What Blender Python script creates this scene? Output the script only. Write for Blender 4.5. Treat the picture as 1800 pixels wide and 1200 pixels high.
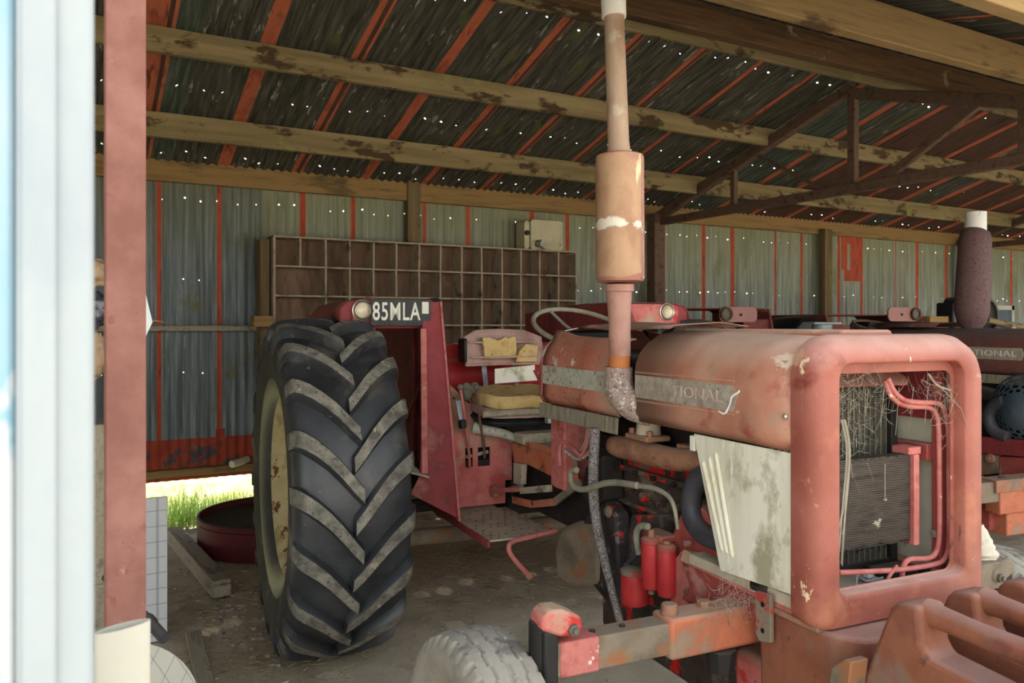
import bpy, bmesh, math, random
from mathutils import Vector, Matrix, noise
random.seed(7)
for o in list(bpy.data.objects): bpy.data.objects.remove(o)
SC = bpy.context.scene
COL = SC.collection
PI = math.pi
sin, cos = math.sin, math.cos

# ------------------------------------------------------------------ camera, light, exposure
F, H, YAW, HY = 1400.0, 1.62, math.radians(29.25), 570.0
cd = bpy.data.cameras.new('camera'); cam = bpy.data.objects.new('camera', cd); COL.objects.link(cam)
cam.location = (0, 0, H); cam.rotation_euler = (PI/2, 0, -YAW)
cd.sensor_width = 36; cd.lens = F/1800*36; cd.shift_y = -(600-HY)/1800; cd.clip_start = .05
cd.dof.use_dof = True; cd.dof.focus_distance = 3.3; cd.dof.aperture_fstop = 5.6
SC.camera = cam
SC.view_settings.view_transform = 'Standard'; SC.view_settings.look = 'None'
SC.view_settings.gamma = 1; SC.view_settings.use_curve_mapping = False
SC.view_settings.exposure = 1.52
SC.cycles.max_bounces = 16; SC.cycles.diffuse_bounces = 10
w = bpy.data.worlds.new('sky'); SC.world = w; w.use_nodes = True
wt = w.node_tree; bg = wt.nodes['Background']
# bright hazy sky: warmer and lighter toward the horizon
tc = wt.nodes.new('ShaderNodeTexCoord'); sx = wt.nodes.new('ShaderNodeSeparateXYZ'); cr = wt.nodes.new('ShaderNodeValToRGB')
wt.links.new(tc.outputs['Generated'], sx.inputs[0]); wt.links.new(sx.outputs['Z'], cr.inputs[0]); wt.links.new(cr.outputs[0], bg.inputs[0])
cr.color_ramp.elements[0].position = .08; cr.color_ramp.elements[0].color = (1, .985, .95, 1)
cr.color_ramp.elements[1].position = .75; cr.color_ramp.elements[1].color = (.36, .42, .49, 1)
bg.inputs[1].default_value = 1.35
sd = bpy.data.lights.new('sun', 'SUN'); sun = bpy.data.objects.new('sun', sd); COL.objects.link(sun)
sd.energy = 7.0; sd.angle = math.radians(1.5); sd.color = (1, .95, .86)
sun.rotation_euler = (math.radians(-38), math.radians(12), 0)   # from behind the shed, high

# ------------------------------------------------------------------ helpers
def lin(h):
    h = h.lstrip('#'); v = [int(h[i:i+2], 16)/255 for i in (0, 2, 4)]
    return tuple((c/12.92 if c <= .04045 else ((c+.055)/1.055)**2.4) for c in v) + (1,)
MATS = {}
def mat(name, cols, scale=6, rough=.75, metal=0, bump=.15, bscale=60, spots=(), dust=None, st=(1, 1, 1), detail=6, spec=.3, dist=0):
    m = bpy.data.materials.new(name); m.use_nodes = True; nt = m.node_tree; N = nt.nodes; K = nt.links
    b = N['Principled BSDF']; b.inputs['Roughness'].default_value = rough; b.inputs['Metallic'].default_value = metal
    b.inputs['Specular IOR Level'].default_value = spec
    t = N.new('ShaderNodeTexCoord'); mp = N.new('ShaderNodeMapping'); mp.inputs['Scale'].default_value = st
    K.new(t.outputs['Object'], mp.inputs[0])
    n = N.new('ShaderNodeTexNoise'); n.inputs['Scale'].default_value = scale; n.inputs['Detail'].default_value = detail
    n.inputs['Roughness'].default_value = .62; n.inputs['Distortion'].default_value = dist
    K.new(mp.outputs[0], n.inputs['Vector'])
    r = N.new('ShaderNodeValToRGB'); K.new(n.outputs[0], r.inputs[0])
    e = r.color_ramp.elements; k = len(cols)
    for i, c in enumerate(cols):
        if isinstance(c, tuple): p, c = c
        else: p = .5 if k == 1 else .34+.32*i/(k-1)
        if i < 2: el = e[i]; el.position = p
        else: el = e.new(p)
        el.color = lin(c)
    if k == 1: e[1].color = lin(cols[0] if not isinstance(cols[0], tuple) else cols[0][1])
    out = r.outputs[0]
    for j, s in enumerate(spots):     # (colour, scale, threshold, softness, stretch)
        col, sc, th = s[:3]; so = s[3] if len(s) > 3 else .04; ss = s[4] if len(s) > 4 else (1, 1, 1)
        mp2 = N.new('ShaderNodeMapping'); mp2.inputs['Scale'].default_value = ss; mp2.inputs['Location'].default_value = (j*3.7, 1.3*j, 5*j)
        K.new(t.outputs['Object'], mp2.inputs[0])
        n2 = N.new('ShaderNodeTexNoise'); n2.inputs['Scale'].default_value = sc; n2.inputs['Detail'].default_value = 5; n2.inputs['Roughness'].default_value = .65
        K.new(mp2.outputs[0], n2.inputs['Vector'])
        r2 = N.new('ShaderNodeValToRGB'); K.new(n2.outputs[0], r2.inputs[0])
        r2.color_ramp.elements[0].position = th; r2.color_ramp.elements[0].color = (0, 0, 0, 1)
        r2.color_ramp.elements[1].position = th+so; r2.color_ramp.elements[1].color = (1, 1, 1, 1)
        mx = N.new('ShaderNodeMix'); mx.data_type = 'RGBA'; K.new(r2.outputs[0], mx.inputs[0]); K.new(out, mx.inputs[6]); mx.inputs[7].default_value = lin(col)
        out = mx.outputs[2]
    if dust:                          # dust lies on whatever faces up
        g = N.new('ShaderNodeNewGeometry'); sp = N.new('ShaderNodeSeparateXYZ'); K.new(g.outputs['Normal'], sp.inputs[0])
        mr = N.new('ShaderNodeMapRange'); mr.inputs[1].default_value = dust[1]; mr.inputs[2].default_value = 1.0; mr.inputs[4].default_value = dust[2]
        K.new(sp.outputs['Z'], mr.inputs[0])
        n3 = N.new('ShaderNodeTexNoise'); n3.inputs['Scale'].default_value = 9; n3.inputs['Detail'].default_value = 6; K.new(t.outputs['Object'], n3.inputs['Vector'])
        mr3 = N.new('ShaderNodeMapRange'); mr3.inputs[1].default_value = .3; mr3.inputs[2].default_value = .6; mr3.inputs[3].default_value = .55; K.new(n3.outputs[0], mr3.inputs[0])
        ml = N.new('ShaderNodeMath'); ml.operation = 'MULTIPLY'; K.new(mr.outputs[0], ml.inputs[0]); K.new(mr3.outputs[0], ml.inputs[1])
        mx = N.new('ShaderNodeMix'); mx.data_type = 'RGBA'; K.new(ml.outputs[0], mx.inputs[0]); K.new(out, mx.inputs[6]); mx.inputs[7].default_value = lin(dust[0])
        out = mx.outputs[2]
    K.new(out, b.inputs['Base Color'])
    if bump:
        n4 = N.new('ShaderNodeTexNoise'); n4.inputs['Scale'].default_value = bscale; n4.inputs['Detail'].default_value = 4; K.new(mp.outputs[0], n4.inputs['Vector'])
        bp = N.new('ShaderNodeBump'); bp.inputs['Strength'].default_value = bump; bp.inputs['Distance'].default_value = .004
        K.new(n4.outputs[0], bp.inputs['Height']); K.new(bp.outputs[0], b.inputs['Normal'])
    MATS[name] = m; m['out'] = 0
    return m

def holes(m, ax, ay, pitch, rows, prob=.7, rad=.0055, jit=.02):
    """small round nail holes in sheet iron: the sheet is simply not there inside them"""
    nt = m.node_tree; N = nt.nodes; K = nt.links; b = N['Principled BSDF']
    t = N.new('ShaderNodeTexCoord'); s = N.new('ShaderNodeSeparateXYZ'); K.new(t.outputs['Object'], s.inputs[0])
    def M(op, a, b_=None):
        n = N.new('ShaderNodeMath'); n.operation = op
        for i, v in enumerate((a, b_)):
            if v is None: continue
            if isinstance(v, (int, float)): n.inputs[i].default_value = v
            else: K.new(v, n.inputs[i])
        return n.outputs[0]
    X, Y = s.outputs[ax], s.outputs[ay]
    tot = None
    for j, row in enumerate(rows):
        u = M('DIVIDE', X, pitch); cell = M('FLOOR', u)
        wn = N.new('ShaderNodeTexWhiteNoise'); wn.noise_dimensions = '2D'
        cv = N.new('ShaderNodeCombineXYZ'); K.new(cell, cv.inputs[0]); cv.inputs[1].default_value = j*7.3; K.new(cv.outputs[0], wn.inputs['Vector'])
        sc = N.new('ShaderNodeSeparateColor'); K.new(wn.outputs['Color'], sc.inputs[0])
        dx = M('SUBTRACT', X, M('MULTIPLY', M('ADD', cell, M('ADD', .3, M('MULTIPLY', sc.outputs[0], .4))), pitch))
        dy = M('SUBTRACT', Y, M('ADD', row, M('MULTIPLY', M('SUBTRACT', sc.outputs[1], .5), jit*2)))
        d = M('SQRT', M('ADD', M('MULTIPLY', dx, dx), M('MULTIPLY', dy, dy)))
        rr = M('MULTIPLY', M('LESS_THAN', sc.outputs[2], prob), M('ADD', rad*.6, M('MULTIPLY', sc.outputs[2], rad)))
        k = M('LESS_THAN', d, rr)
        tot = k if tot is None else M('MAXIMUM', tot, k)
    K.new(M('SUBTRACT', 1, tot), b.inputs['Alpha'])

class MB:
    def __init__(s): s.v = []; s.f = []; s.m = []; s.cm = 0
    def add(s, vs, fs, m=None):
        k = len(s.v); s.v += [tuple(v) for v in vs]
        for f in fs: s.f.append(tuple(k+i for i in f)); s.m.append(s.cm if m is None else m)
        return s
    def box(s, x0, x1, y0, y1, z0, z1, M=None, m=None):
        vs = [Vector(p) for p in ((x0,y0,z0),(x1,y0,z0),(x1,y1,z0),(x0,y1,z0),(x0,y0,z1),(x1,y0,z1),(x1,y1,z1),(x0,y1,z1))]
        if M: vs = [M @ v for v in vs]
        return s.add(vs, [(0,3,2,1),(4,5,6,7),(0,1,5,4),(1,2,6,5),(2,3,7,6),(3,0,4,7)], m)
    def bar(s, a, b, wd, ht, up=(0,0,1), m=None):
        a, b = Vector(a), Vector(b); d = (b-a); L = d.length; d.normalize(); u = Vector(up)
        r = d.cross(u); r = r.normalized() if r.length > 1e-4 else Vector((1,0,0)); u = r.cross(d)
        vs = [p+r*i*wd/2+u*j*ht/2 for p in (a, b) for i, j in ((-1,-1),(1,-1),(1,1),(-1,1))]
        return s.add(vs, [(0,1,2,3),(7,6,5,4),(0,4,5,1),(1,5,6,2),(2,6,7,3),(3,7,4,0)], m)
    def prism(s, pts, axis, a, b, m=None):
        n = len(pts)
        def P(p, t): return {'x': (t, p[0], p[1]), 'y': (p[0], t, p[1]), 'z': (p[0], p[1], t)}[axis]
        vs = [P(p, a) for p in pts]+[P(p, b) for p in pts]
        return s.add(vs, [tuple(range(n)), tuple(range(2*n-1, n-1, -1))]+[(i, i+n, (i+1)%n+n, (i+1)%n) for i in range(n)], m)
    def plate(s, pts, th, m=None):
        P = [Vector(p) for p in pts]; n = (P[1]-P[0]).cross(P[2]-P[0]).normalized()*th; k = len(P)
        return s.add(P+[p+n for p in P], [tuple(range(k-1,-1,-1)), tuple(range(k, 2*k))]+[(i, (i+1)%k, (i+1)%k+k, i+k) for i in range(k)], m)
    def loft(s, rings, closed=True, caps=True, loop=False, m=None):
        k = len(rings[0]); n = len(rings); vs = [p for r in rings for p in r]; fs = []
        for i in range(n if loop else n-1):
            a, b = i*k, ((i+1) % n)*k
            for j in range(k if closed else k-1): fs.append((a+j, a+(j+1)%k, b+(j+1)%k, b+j))
        if caps and closed and not loop: fs += [tuple(range(k-1,-1,-1)), tuple(range((n-1)*k, n*k))]
        return s.add(vs, fs, m)
    def tube(s, path, r, n=12, caps=True, loop=False, m=None, sm=0):
        P = [Vector(p) for p in path]; R = list(r) if isinstance(r, (list, tuple)) else [r]*len(P)
        if sm:
            Q, RR = [], []; c = len(P); seg = c if loop else c-1
            for i in range(seg):
                p0 = P[(i-1)%c] if loop or i else P[0]; p1 = P[i]; p2 = P[(i+1)%c]; p3 = P[(i+2)%c] if loop or i+2 < c else P[-1]
                for q in range(sm):
                    t = q/sm
                    Q.append(.5*((2*p1)+(p2-p0)*t+(2*p0-5*p1+4*p2-p3)*t*t+(3*p1-p0-3*p2+p3)*t**3)); RR.append(R[i]*(1-t)+R[(i+1)%c]*t)
            if not loop: Q.append(P[-1]); RR.append(R[-1])
            P, R = Q, RR
        rings = []; prev = None; c = len(P)
        for i, p in enumerate(P):
            a = P[(i-1)%c] if (loop or i) else p; b = P[(i+1)%c] if (loop or i < c-1) else p
            d = (b-a).normalized()
            if prev is None:
                u = d.cross(Vector((0,0,1)));  u = u.normalized() if u.length > .05 else d.cross(Vector((1,0,0))).normalized()
            else: u = (prev-d*prev.dot(d)).normalized()
            prev = u; v = d.cross(u)
            rings.append([p+(u*cos(2*PI*j/n)+v*sin(2*PI*j/n))*R[i] for j in range(n)])
        return s.loft(rings, True, caps, loop, m)
    def lathe(s, prof, c=(0,0,0), axis='z', n=32, closed=False, m=None):
        c = Vector(c); rings = []
        A = {'z': (Vector((1,0,0)), Vector((0,1,0)), Vector((0,0,1))), 'x': (Vector((0,1,0)), Vector((0,0,1)), Vector((1,0,0))), 'y': (Vector((0,0,1)), Vector((1,0,0)), Vector((0,1,0)))}[axis] if isinstance(axis, str) else axis
        for r, h in prof: rings.append([c+A[0]*r*cos(2*PI*j/n)+A[1]*r*sin(2*PI*j/n)+A[2]*h for j in range(n)])
        return s.loft(rings, True, not closed, closed, m)
    def cyl(s, a, b, r, n=16, m=None, r2=None):
        a, b = Vector(a), Vector(b); return s.tube([a, b], [r, r if r2 is None else r2], n, m=m)
    def ball(s, c, r, n=14, sc=(1,1,1), m=None):
        c = Vector(c); rings = []
        for i in range(1, n//2):
            t = PI*i/(n//2); rings.append([c+Vector((sin(t)*cos(2*PI*j/n)*r*sc[0], sin(t)*sin(2*PI*j/n)*r*sc[1], -cos(t)*r*sc[2])) for j in range(n)])
        return s.loft(rings, m=m)
    def grid(s, fn, nu, nv, cu=False, cvv=False, m=None):
        vs = [fn(i, j) for i in range(nu) for j in range(nv)]; fs = []
        for i in range(nu if cu else nu-1):
            for j in range(nv if cvv else nv-1):
                fs.append((i*nv+j, ((i+1)%nu)*nv+j, ((i+1)%nu)*nv+(j+1)%nv, i*nv+(j+1)%nv))
        return s.add(vs, fs, m)
    def build(s, name, mats, parent=None, bevel=0, ang=35, solid=0, loc=None, rot=None, flip=True, segs=2):
        me = bpy.data.meshes.new(name); me.from_pydata(s.v, [], s.f); 
        if not isinstance(mats, (list, tuple)): mats = [mats]
        for q in mats: me.materials.append(MATS[q] if isinstance(q, str) else q)
        me.polygons.foreach_set('material_index', s.m)
        bm = bmesh.new(); bm.from_mesh(me)
        if flip: bmesh.ops.recalc_face_normals(bm, faces=bm.faces)
        bm.to_mesh(me); bm.free()
        me.polygons.foreach_set('use_smooth', [True]*len(me.polygons)); me.set_sharp_from_angle(angle=math.radians(ang)); me.update()
        o = bpy.data.objects.new(name, me); COL.objects.link(o)
        if parent: o.parent = parent
        if loc: o.location = loc
        if rot: o.rotation_euler = rot
        if solid:
            q = o.modifiers.new('s', 'SOLIDIFY'); q.thickness = solid; q.offset = 0
        if bevel:
            q = o.modifiers.new('b', 'BEVEL'); q.width = bevel; q.segments = segs; q.limit_method = 'ANGLE'; q.angle_limit = math.radians(40)
        return o
def tag(o, label=None, cat=None, group=None, kind=None):
    if label: o['label'] = label
    if cat: o['category'] = cat
    if group: o['group'] = group
    if kind: o['kind'] = kind
    return o
def empty(name, loc=(0,0,0), rz=0, **k):
    o = bpy.data.objects.new(name, None); COL.objects.link(o); o.location = loc; o.rotation_euler = (0, 0, rz); o.empty_display_size = .1
    return tag(o, **k)
def text(name, s, size, m, parent, M, depth=.001, sx=1, bold=0):
    cu = bpy.data.curves.new(name, 'FONT'); cu.body = s; cu.size = size; cu.extrude = depth; cu.align_x = 'CENTER'; cu.align_y = 'CENTER'; cu.offset = bold; cu.space_character = 1.1
    t = bpy.data.objects.new(name, cu); COL.objects.link(t); dg = bpy.context.evaluated_depsgraph_get(); dg.update()
    me = bpy.data.meshes.new_from_object(t.evaluated_get(dg)); bpy.data.objects.remove(t)
    for v in me.vertices: v.co.x *= sx
    me.transform(M); me.materials.clear(); me.materials.append(MATS[m])
    o = bpy.data.objects.new(name, me); COL.objects.link(o); o.parent = parent
    return o

class Frame:
    """a vehicle's own axes: x to its side, y to its rear, z up; T() reads a point of the photograph on one of its planes"""
    def __init__(s, x, y, a): s.o = (x, y); s.a = math.radians(a); s.c = cos(s.a); s.s = sin(s.a)
    def T(s, px, py, x=None, y=None, z=None):
        S, C = sin(YAW), cos(YAW); u = (px-900)/F; d = (S+u*C, C-u*S, (HY-py)/F)
        d = (d[0]*s.c-d[1]*s.s, d[0]*s.s+d[1]*s.c, d[2]); ox, oy = -s.o[0], -s.o[1]; k = (ox*s.c-oy*s.s, ox*s.s+oy*s.c, H)
        t = (x-k[0])/d[0] if x is not None else (y-k[1])/d[1] if y is not None else (z-k[2])/d[2]
        return Vector([k[i]+d[i]*t for i in range(3)])
W0 = Frame(0, 0, 0)
P = W0.T
A1 = Frame(2.0765, 1.4261, 4.95); T = A1.T

# ------------------------------------------------------------------ materials
mat('ground', ['a09480', 'b0a48f', 'bcb09c', 'c6baa6'], 1.6, .95, bump=.9, bscale=45, spots=[('85755f', 2.2, .56, .12), ('c2b6a2', 7, .6, .06), ('75664f', 26, .66, .05)])
mat('yard', ['b0a692', 'bcb29e', 'c6bda8'], 2, .95, bump=.5, bscale=50)  # pale so that the unseen ground in front throws light inside
mat('lawn', ['70783c', '8c8e54', 'a09a6c'], 3, .9, bump=.8, bscale=70, spots=[('b3a480', 2.5, .52, .1)])
mat('grass', ['5f8030', '7f9c44', 'a0b064'], 3, .8, bump=0)
mat('straw', ['968262', 'a8946f', '7d6a4c'], 9, .9, bump=0)
mat('drystalk', ['8a6a3c', '6f5430'], 9, .9, bump=0)
mat('stone', ['8f8577', 'a99f90', '756a5c'], 8, .9, bump=.3)
mat('galv', ['6c7068', '8d9389', 'a9ada4'], 5, .68, .2, bump=.15, st=(9, 3, .3), spots=[('767560', 3.2, .56, .08, (1, 1, .3)), ('9a9b92', 14, .62, .04, (2, 1, .25))])  # wall sheets: streaks paint in the ribs' light and dark, along with stains
mat('galvold', ['535a5c', '6f7878', '8a9292'], 5, .68, .2, bump=.15, st=(9, 3, .3), spots=[('6b6a52', 3, .58, .1), ('8f9088', 13, .64, .03, (2, 1, .4))])
mat('galvmoss', ['7f7f62', '8c8c70', '999a84'], 4, .8, .1, bump=.2, st=(3, 3, .5), spots=[('6f7048', 4, .55, .1, (1, 1, .4))])
mat('roofiron', ['33312b', '4c4a40', '646158'], 5, .8, .1, bump=.2, st=(9, .5, 1), spots=[('96968c', 5, .62, .04, (5, .7, 1)), ('5a6038', 3, .6, .08, (3, .6, 1))])  # roof sheets: stretched streaks add rib shading to the colour, besides dirt
mat('roofgreen', ['363d35', '4a5248', '626a5f'], 5, .8, .1, bump=.2, st=(9, .5, 1), spots=[('8f8f84', 5, .66, .04, (5, .5, 1))])
mat('roofbrown', ['4a362e', '5e453a', '3e2c24'], 5, .8, .1, bump=.2, st=(9, .5, 1), spots=[('7b6f66', 5, .7, .03, (5, .5, 1))])
mat('redlead', ['ac5a40', 'b8664a', '944c38'], 6, .8, bump=.15, st=(2, .6, .6), spots=[('6a3a2a', 7, .6, .05, (3, .4, .4))])
mat('redrust', ['8f3a2a', 'a2452f', '5a3a34'], 6, .85, bump=.3, spots=[('4f4a4e', 5, .53, .06), ('7a6a66', 9, .62, .04)])
mat('timber', ['776a4a', '887856', '988864'], 3, .85, bump=.4, bscale=30, st=(.35, 1.4, 5), spots=[('4a3b28', 2.4, .535, .06, (1, 1, 2.4)), ('8c8c50', 3, .6, .1)])
mat('timberplate', ['846a42', '96784c', '765f3c'], 3, .85, bump=.35, bscale=30, st=(.4, 1.4, 6), spots=[('5f5034', 2.2, .6, .1, (.6, 1, 2))])
mat('timberdark', ['4a3520', '5c432a', '3a2a1a'], 3, .85, bump=.4, bscale=30, st=(.4, 1.4, 6), spots=[('7d6a50', 5, .62, .05)])
mat('timberwarm', ['7c6644', '927850', '6e5a3e'], 2.5, .85, bump=.4, bscale=30, st=(.4, 1.4, 7), spots=[('574430', 3, .57, .1, (.8, 1, 3))])
mat('timberpost', ['5f5034', '6f5f40', '7f6d4b'], 3, .85, bump=.35, st=(4, 4, .4), spots=[('3f3424', 4, .6, .1)])
mat('steel', ['5c483c', '6c5648', '4c3c32'], 12, .8, .1, bump=.35, spots=[('7a5540', 18, .62, .05)])
mat('shelfwood', ['97876f', 'a89882', '83745f'], 5, .85, bump=.3, spots=[('584834', 5, .6, .08)])
mat('shelfback', ['6f5644', '7f6653', '614b3b'], 3, .88, bump=.25, st=(3, 1, .6), spots=[('8f7a66', 5, .63, .06)])
mat('greywood', ['8d8470', '9d9480', '787060'], 5, .9, bump=.4, st=(4, .5, 4), spots=[('5f574a', 6, .62, .05)])
mat('redpost', ['80564c', '8c6056', '986c62'], 9, .85, bump=.2, bscale=160, spots=[('86544a', 30, .63, .04), ('b08278', 20, .68, .04)])
mat('whitepaint', ['959da2', '9da5a9', '909aa2'], 4, .6, bump=.1, st=(1, 1, .5), spots=[('8fb4c6', 5, .66, .03, (1, 1, .4)), ('aab6ba', 9, .66, .05, (2, 1, .3))])
mat('bluepaint', ['7aa4ba', '8aaec0', '9fb4c0'], 4, .6, bump=.1, st=(1, 1, .5), spots=[('c8ccce', 5, .5, .03, (1, 1, .5))])
mat('pvc', ['c6c3b4', 'ccc9ba', 'bcb9a8'], 4, .5, bump=.03, spots=[('b9b39c', 8, .68, .1, (1, 1, .4))])
mat('hood', ['9f6450', 'ac7862', 'b88c76'], 3.2, .62, bump=.1, spots=[('95806a', 2.4, .56, .12), ('944a3c', 4, .57, .1), ('c9b49e', 6, .62, .05, (1, .6, 1)), ('6f463a', 14, .66, .04, (1, .4, 1)), ('4a332b', 60, .68, .03)], dust=('bfa490', .3, .95))
mat('tankred', ['9c5a48', 'aa6c58', 'b8806c'], 3.5, .6, bump=.1, spots=[('c4b6aa', 5, .65, .03), ('8a6a4a', 3, .54, .1), ('8a4436', 4, .58, .08), ('3f2c26', 60, .63, .03)], dust=('b58a74', .5, .7))
mat('nose', ['884a3e', '965648', 'a26458'], 3, .55, bump=.06, spots=[('ab6c54', 2.5, .54, .12), ('7c3c32', 4, .6, .08), ('b88a68', 6, .62, .05), ('54423c', 9, .68, .02, (1.5, 1.5, .4)), ('dcc4a0', 11, .67, .015, (1, 1, .45))], dust=('c8a294', .15, .95))
mat('red', ['8a3c36', '9c4c44', '7a3432'], 4, .6, bump=.1, spots=[('b07c70', 5, .58, .1), ('5c3e36', 9, .62, .05), ('b0302c', 5, .66, .03)], dust=('a89078', .5, .8))
mat('redbright', ['a82428', 'b63434', '9a2428'], 4, .45, bump=.05, spots=[('7c5a4c', 6, .64, .06)], dust=('b09a88', .6, .8))
mat('pinkred', ['b86058', 'c4706a', 'a84c48'], 4, .65, bump=.1, spots=[('b83430', 5, .58, .05), ('a8957c', 5, .53, .12), ('5a3a34', 30, .66, .04)], dust=('b9a58c', .3, .9))
mat('maroon', ['7c2c2c', '88363a', '6f2628'], 4, .6, bump=.08, spots=[('8f5a50', 4, .57, .1), ('5f3a32', 8, .62, .05), ('9c8a80', 40, .72, .03)])
mat('fenderin', ['742e2e', '843838', '643030'], 4, .75, bump=.1, spots=[('6a5048', 3, .62, .12)])
mat('orange', ['a8583c', 'b56c4e', '96503a'], 4, .65, bump=.2, spots=[('8f7a66', 4, .54, .1), ('6a4434', 9, .6, .06), ('b8705c', 6, .6, .08)], dust=('b09884', .4, .8))
mat('castorange', ['764632', '86543e', '683c32'], 4, .7, bump=.35, bscale=40, spots=[('7a5e50', 5, .56, .1), ('94543e', 3, .56, .1), ('5c4034', 18, .63, .05)], dust=('9c7a70', .35, .85))
mat('rust', ['86604a', '9a7058', '785040'], 7, .8, bump=.3, spots=[('756a5e', 5, .53, .1), ('a0603c', 6, .6, .06), ('5c4638', 16, .62, .05)], dust=('a08c78', .5, .6))
mat('muffler', ['a27e60', 'b08e70', '926c54'], 4, .6, .2, bump=.12, st=(1, 1, .6), spots=[('a07468', 3, .58, .1), ('e0c8a0', 8, .66, .05, (1, 1, .3))])
mat('pipepink', ['a07468', 'ac8476', '946458'], 6, .7, .1, bump=.15, spots=[('a9a294', 5, .6, .06)])
mat('pipetan', ['a08672', 'ae9682', '8f7260'], 6, .65, .1, bump=.1, st=(1, 1, .4), spots=[('b9ab9a', 6, .62, .08)])
mat('pipegrey', ['8a7068', 'a08e84', '705a54'], 40, .85, .1, bump=.35, spots=[('c8beb4', 60, .56, .03), ('8d5444', 4, .58, .08)])
mat('orangeband', ['b8703c', 'a8663e'], 6, .7, bump=.1)
mat('white', ['e8e6e2', 'dcdad6'], 6, .55, bump=.05, spots=[('b4b8b4', 9, .66, .05)])
mat('badge', ['8a8072', '9c9284', 'a8a092'], 30, .8, bump=.3, spots=[('b07a6c', 4, .6, .08), ('5f544a', 70, .62, .04)])
mat('badgelight', ['a3a294', 'b2b1a2', '96927f'], 10, .75, bump=.2, spots=[('6b5c4c', 55, .58, .04), ('9c6450', 4, .62, .06)])
mat('letter', ['b59a8c', 'c4b2a4'], 20, .7, bump=.1)
mat('letterlight', ['cfcac2'], 20, .6, bump=0)
mat('cream', ['cdc9b2', 'dedbc8', 'e4e2d4'], 3, .6, bump=.12, st=(2, 3, .4), spots=[('9c9a80', 7, .53, .12, (1, 1, .7)), ('bcae68', 5, .60, .1, (1, 1.6, .5)), ('e8e6da', 3, .58, .03, (1, 2.4, .35)), ('8a4a34', 20, .74, .02)])
mat('creamgrey', ['b4b29c', 'c0beaa', 'a5a28c'], 3, .6, bump=.06, spots=[('4a443c', 40, .74, .02)])
mat('rimcream', ['b0a272', 'beb084', '9c8c60'], 8, .75, bump=.2, spots=[('6b4024', 9, .58, .03), ('8a7a5c', 3, .6, .08)])
mat('rubber', ['232426', '2e3033', '3a3c3e'], 4, .42, bump=.12, spec=.45, spots=[('55534e', 3, .56, .14), ('6b655a', 30, .66, .05)])
mat('rubberlug', ['4f4d47', '6a675d', '827e72'], 16, .85, bump=.6, bscale=160, spots=[('a0977c', 9, .64, .06), ('45433e', 40, .56, .1)])
mat('rubberside', ['2e2d2a', '393833', '45433d'], 5, .8, bump=.15, spots=[('66614f', 4, .58, .1)])
mat('tyregrey', ['918b80', 'a19b8f', '7f7a70'], 5, .85, bump=.3, bscale=40, spots=[('c4bca6', 4, .62, .06), ('77726a', 6, .6, .06)])
mat('tyregroove', ['3f3d39', '504d48'], 5, .9, bump=.2)
mat('black', ['1d1c1b', '282624'], 6, .6, bump=.1, dust=('6f665a', .5, .6))
mat('blackplastic', ['17181a', '202224'], 6, .4, bump=.05, spots=[('b0862c', 6, .74, .02)])
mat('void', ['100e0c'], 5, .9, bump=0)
mat('hose', ['34343a', '44444a'], 5, .5, bump=.08, dust=('6b665e', .4, .6))
mat('hosegrey', ['7d7a68', '8d8976', '6c6a5c'], 8, .8, bump=.15)
mat('hosespeck', ['4f4845', '6f6764', '3f3836'], 30, .8, bump=.3, spots=[('a8a29e', 190, .5, .12)])

mat('engine', ['322b27', '443932', '282220'], 6, .75, bump=.5, bscale=30, spots=[('6c5f50', 4, .56, .08), ('c4201c', 8, .59, .015), ('b86a70', 9, .65, .02)], dust=('6c6052', .4, .8))
mat('enginedark', ['201c1a', '2c2622', '181513'], 6, .8, bump=.4, bscale=30, spots=[('4a4036', 4, .6, .1)], dust=('5c5144', .5, .6))
mat('greycast', ['6f6454', '7f7362', '5f5648'], 5, .85, bump=.3, spots=[('8f6040', 4, .56, .08), ('9c3a30', 7, .62, .03)], dust=('84786a', .5, .7))
mat('blackred', ['2b2726', '383331', '221f1e'], 6, .75, bump=.45, bscale=40, spots=[('b8281e', 8, .61, .015), ('6c6260', 26, .6, .04)])
mat('dustmetal', ['a59884', 'b3a692', '978a74'], 6, .85, bump=.3, bscale=80, spots=[('6a5c4c', 25, .66, .05)])
mat('weathered', ['79715f', '8a8270', '655d4e'], 9, .8, bump=.2, st=(1, 6, .6), spots=[('b0aa98', 6, .62, .05, (1, 9, .5))])
mat('radiator', ['24241f', '33332c'], 6, .6, .3, bump=.1, spots=[('6c6a5c', 9, .6, .1)])
mat('fins', ['5c5a4f', '6c6a5e', '47453c'], 9, .6, .3, bump=.1, spots=[('a8a292', 11, .64, .04)])
mat('coolerfins', ['39332e', '4c443c', '2a2622'], 5, .6, .3, bump=.1, st=(1, 1, 5), spots=[('a8a08c', 9, .66, .03)])
mat('pipered', ['a85a54', 'b87068', '9c4c46'], 9, .65, bump=.15, spots=[('d8c4b8', 20, .66, .03)])
mat('cobweb', ['8a8274', '9c9484'], 9, .8, bump=0)
mat('lens', ['cfc0a0', 'ddd2ba', 'b89a70'], 9, .25, bump=0, spec=.6)
mat('chrome', ['b8b0a2', 'c9c2b4'], 9, .35, .8, bump=.1)
mat('plate', ['2e3032', '3a3c3c'], 12, .6, bump=.1, spots=[('6c6a62', 5, .6, .12)])
mat('platetext', ['dcdacc', 'c8c6b6'], 20, .6, bump=0)
mat('seatpan', ['a08078', 'ac8e84', '8c6c64'], 5, .7, bump=.1, spots=[('b4705c', 6, .66, .04)])
mat('foam', ['b89c64', 'c8ae78', 'a88a54'], 10, .95, bump=.6, bscale=90, spots=[('7c6038', 14, .64, .04)])
mat('knobgrey', ['5f5a50', '6c675c'], 9, .7, bump=.1)
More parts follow.
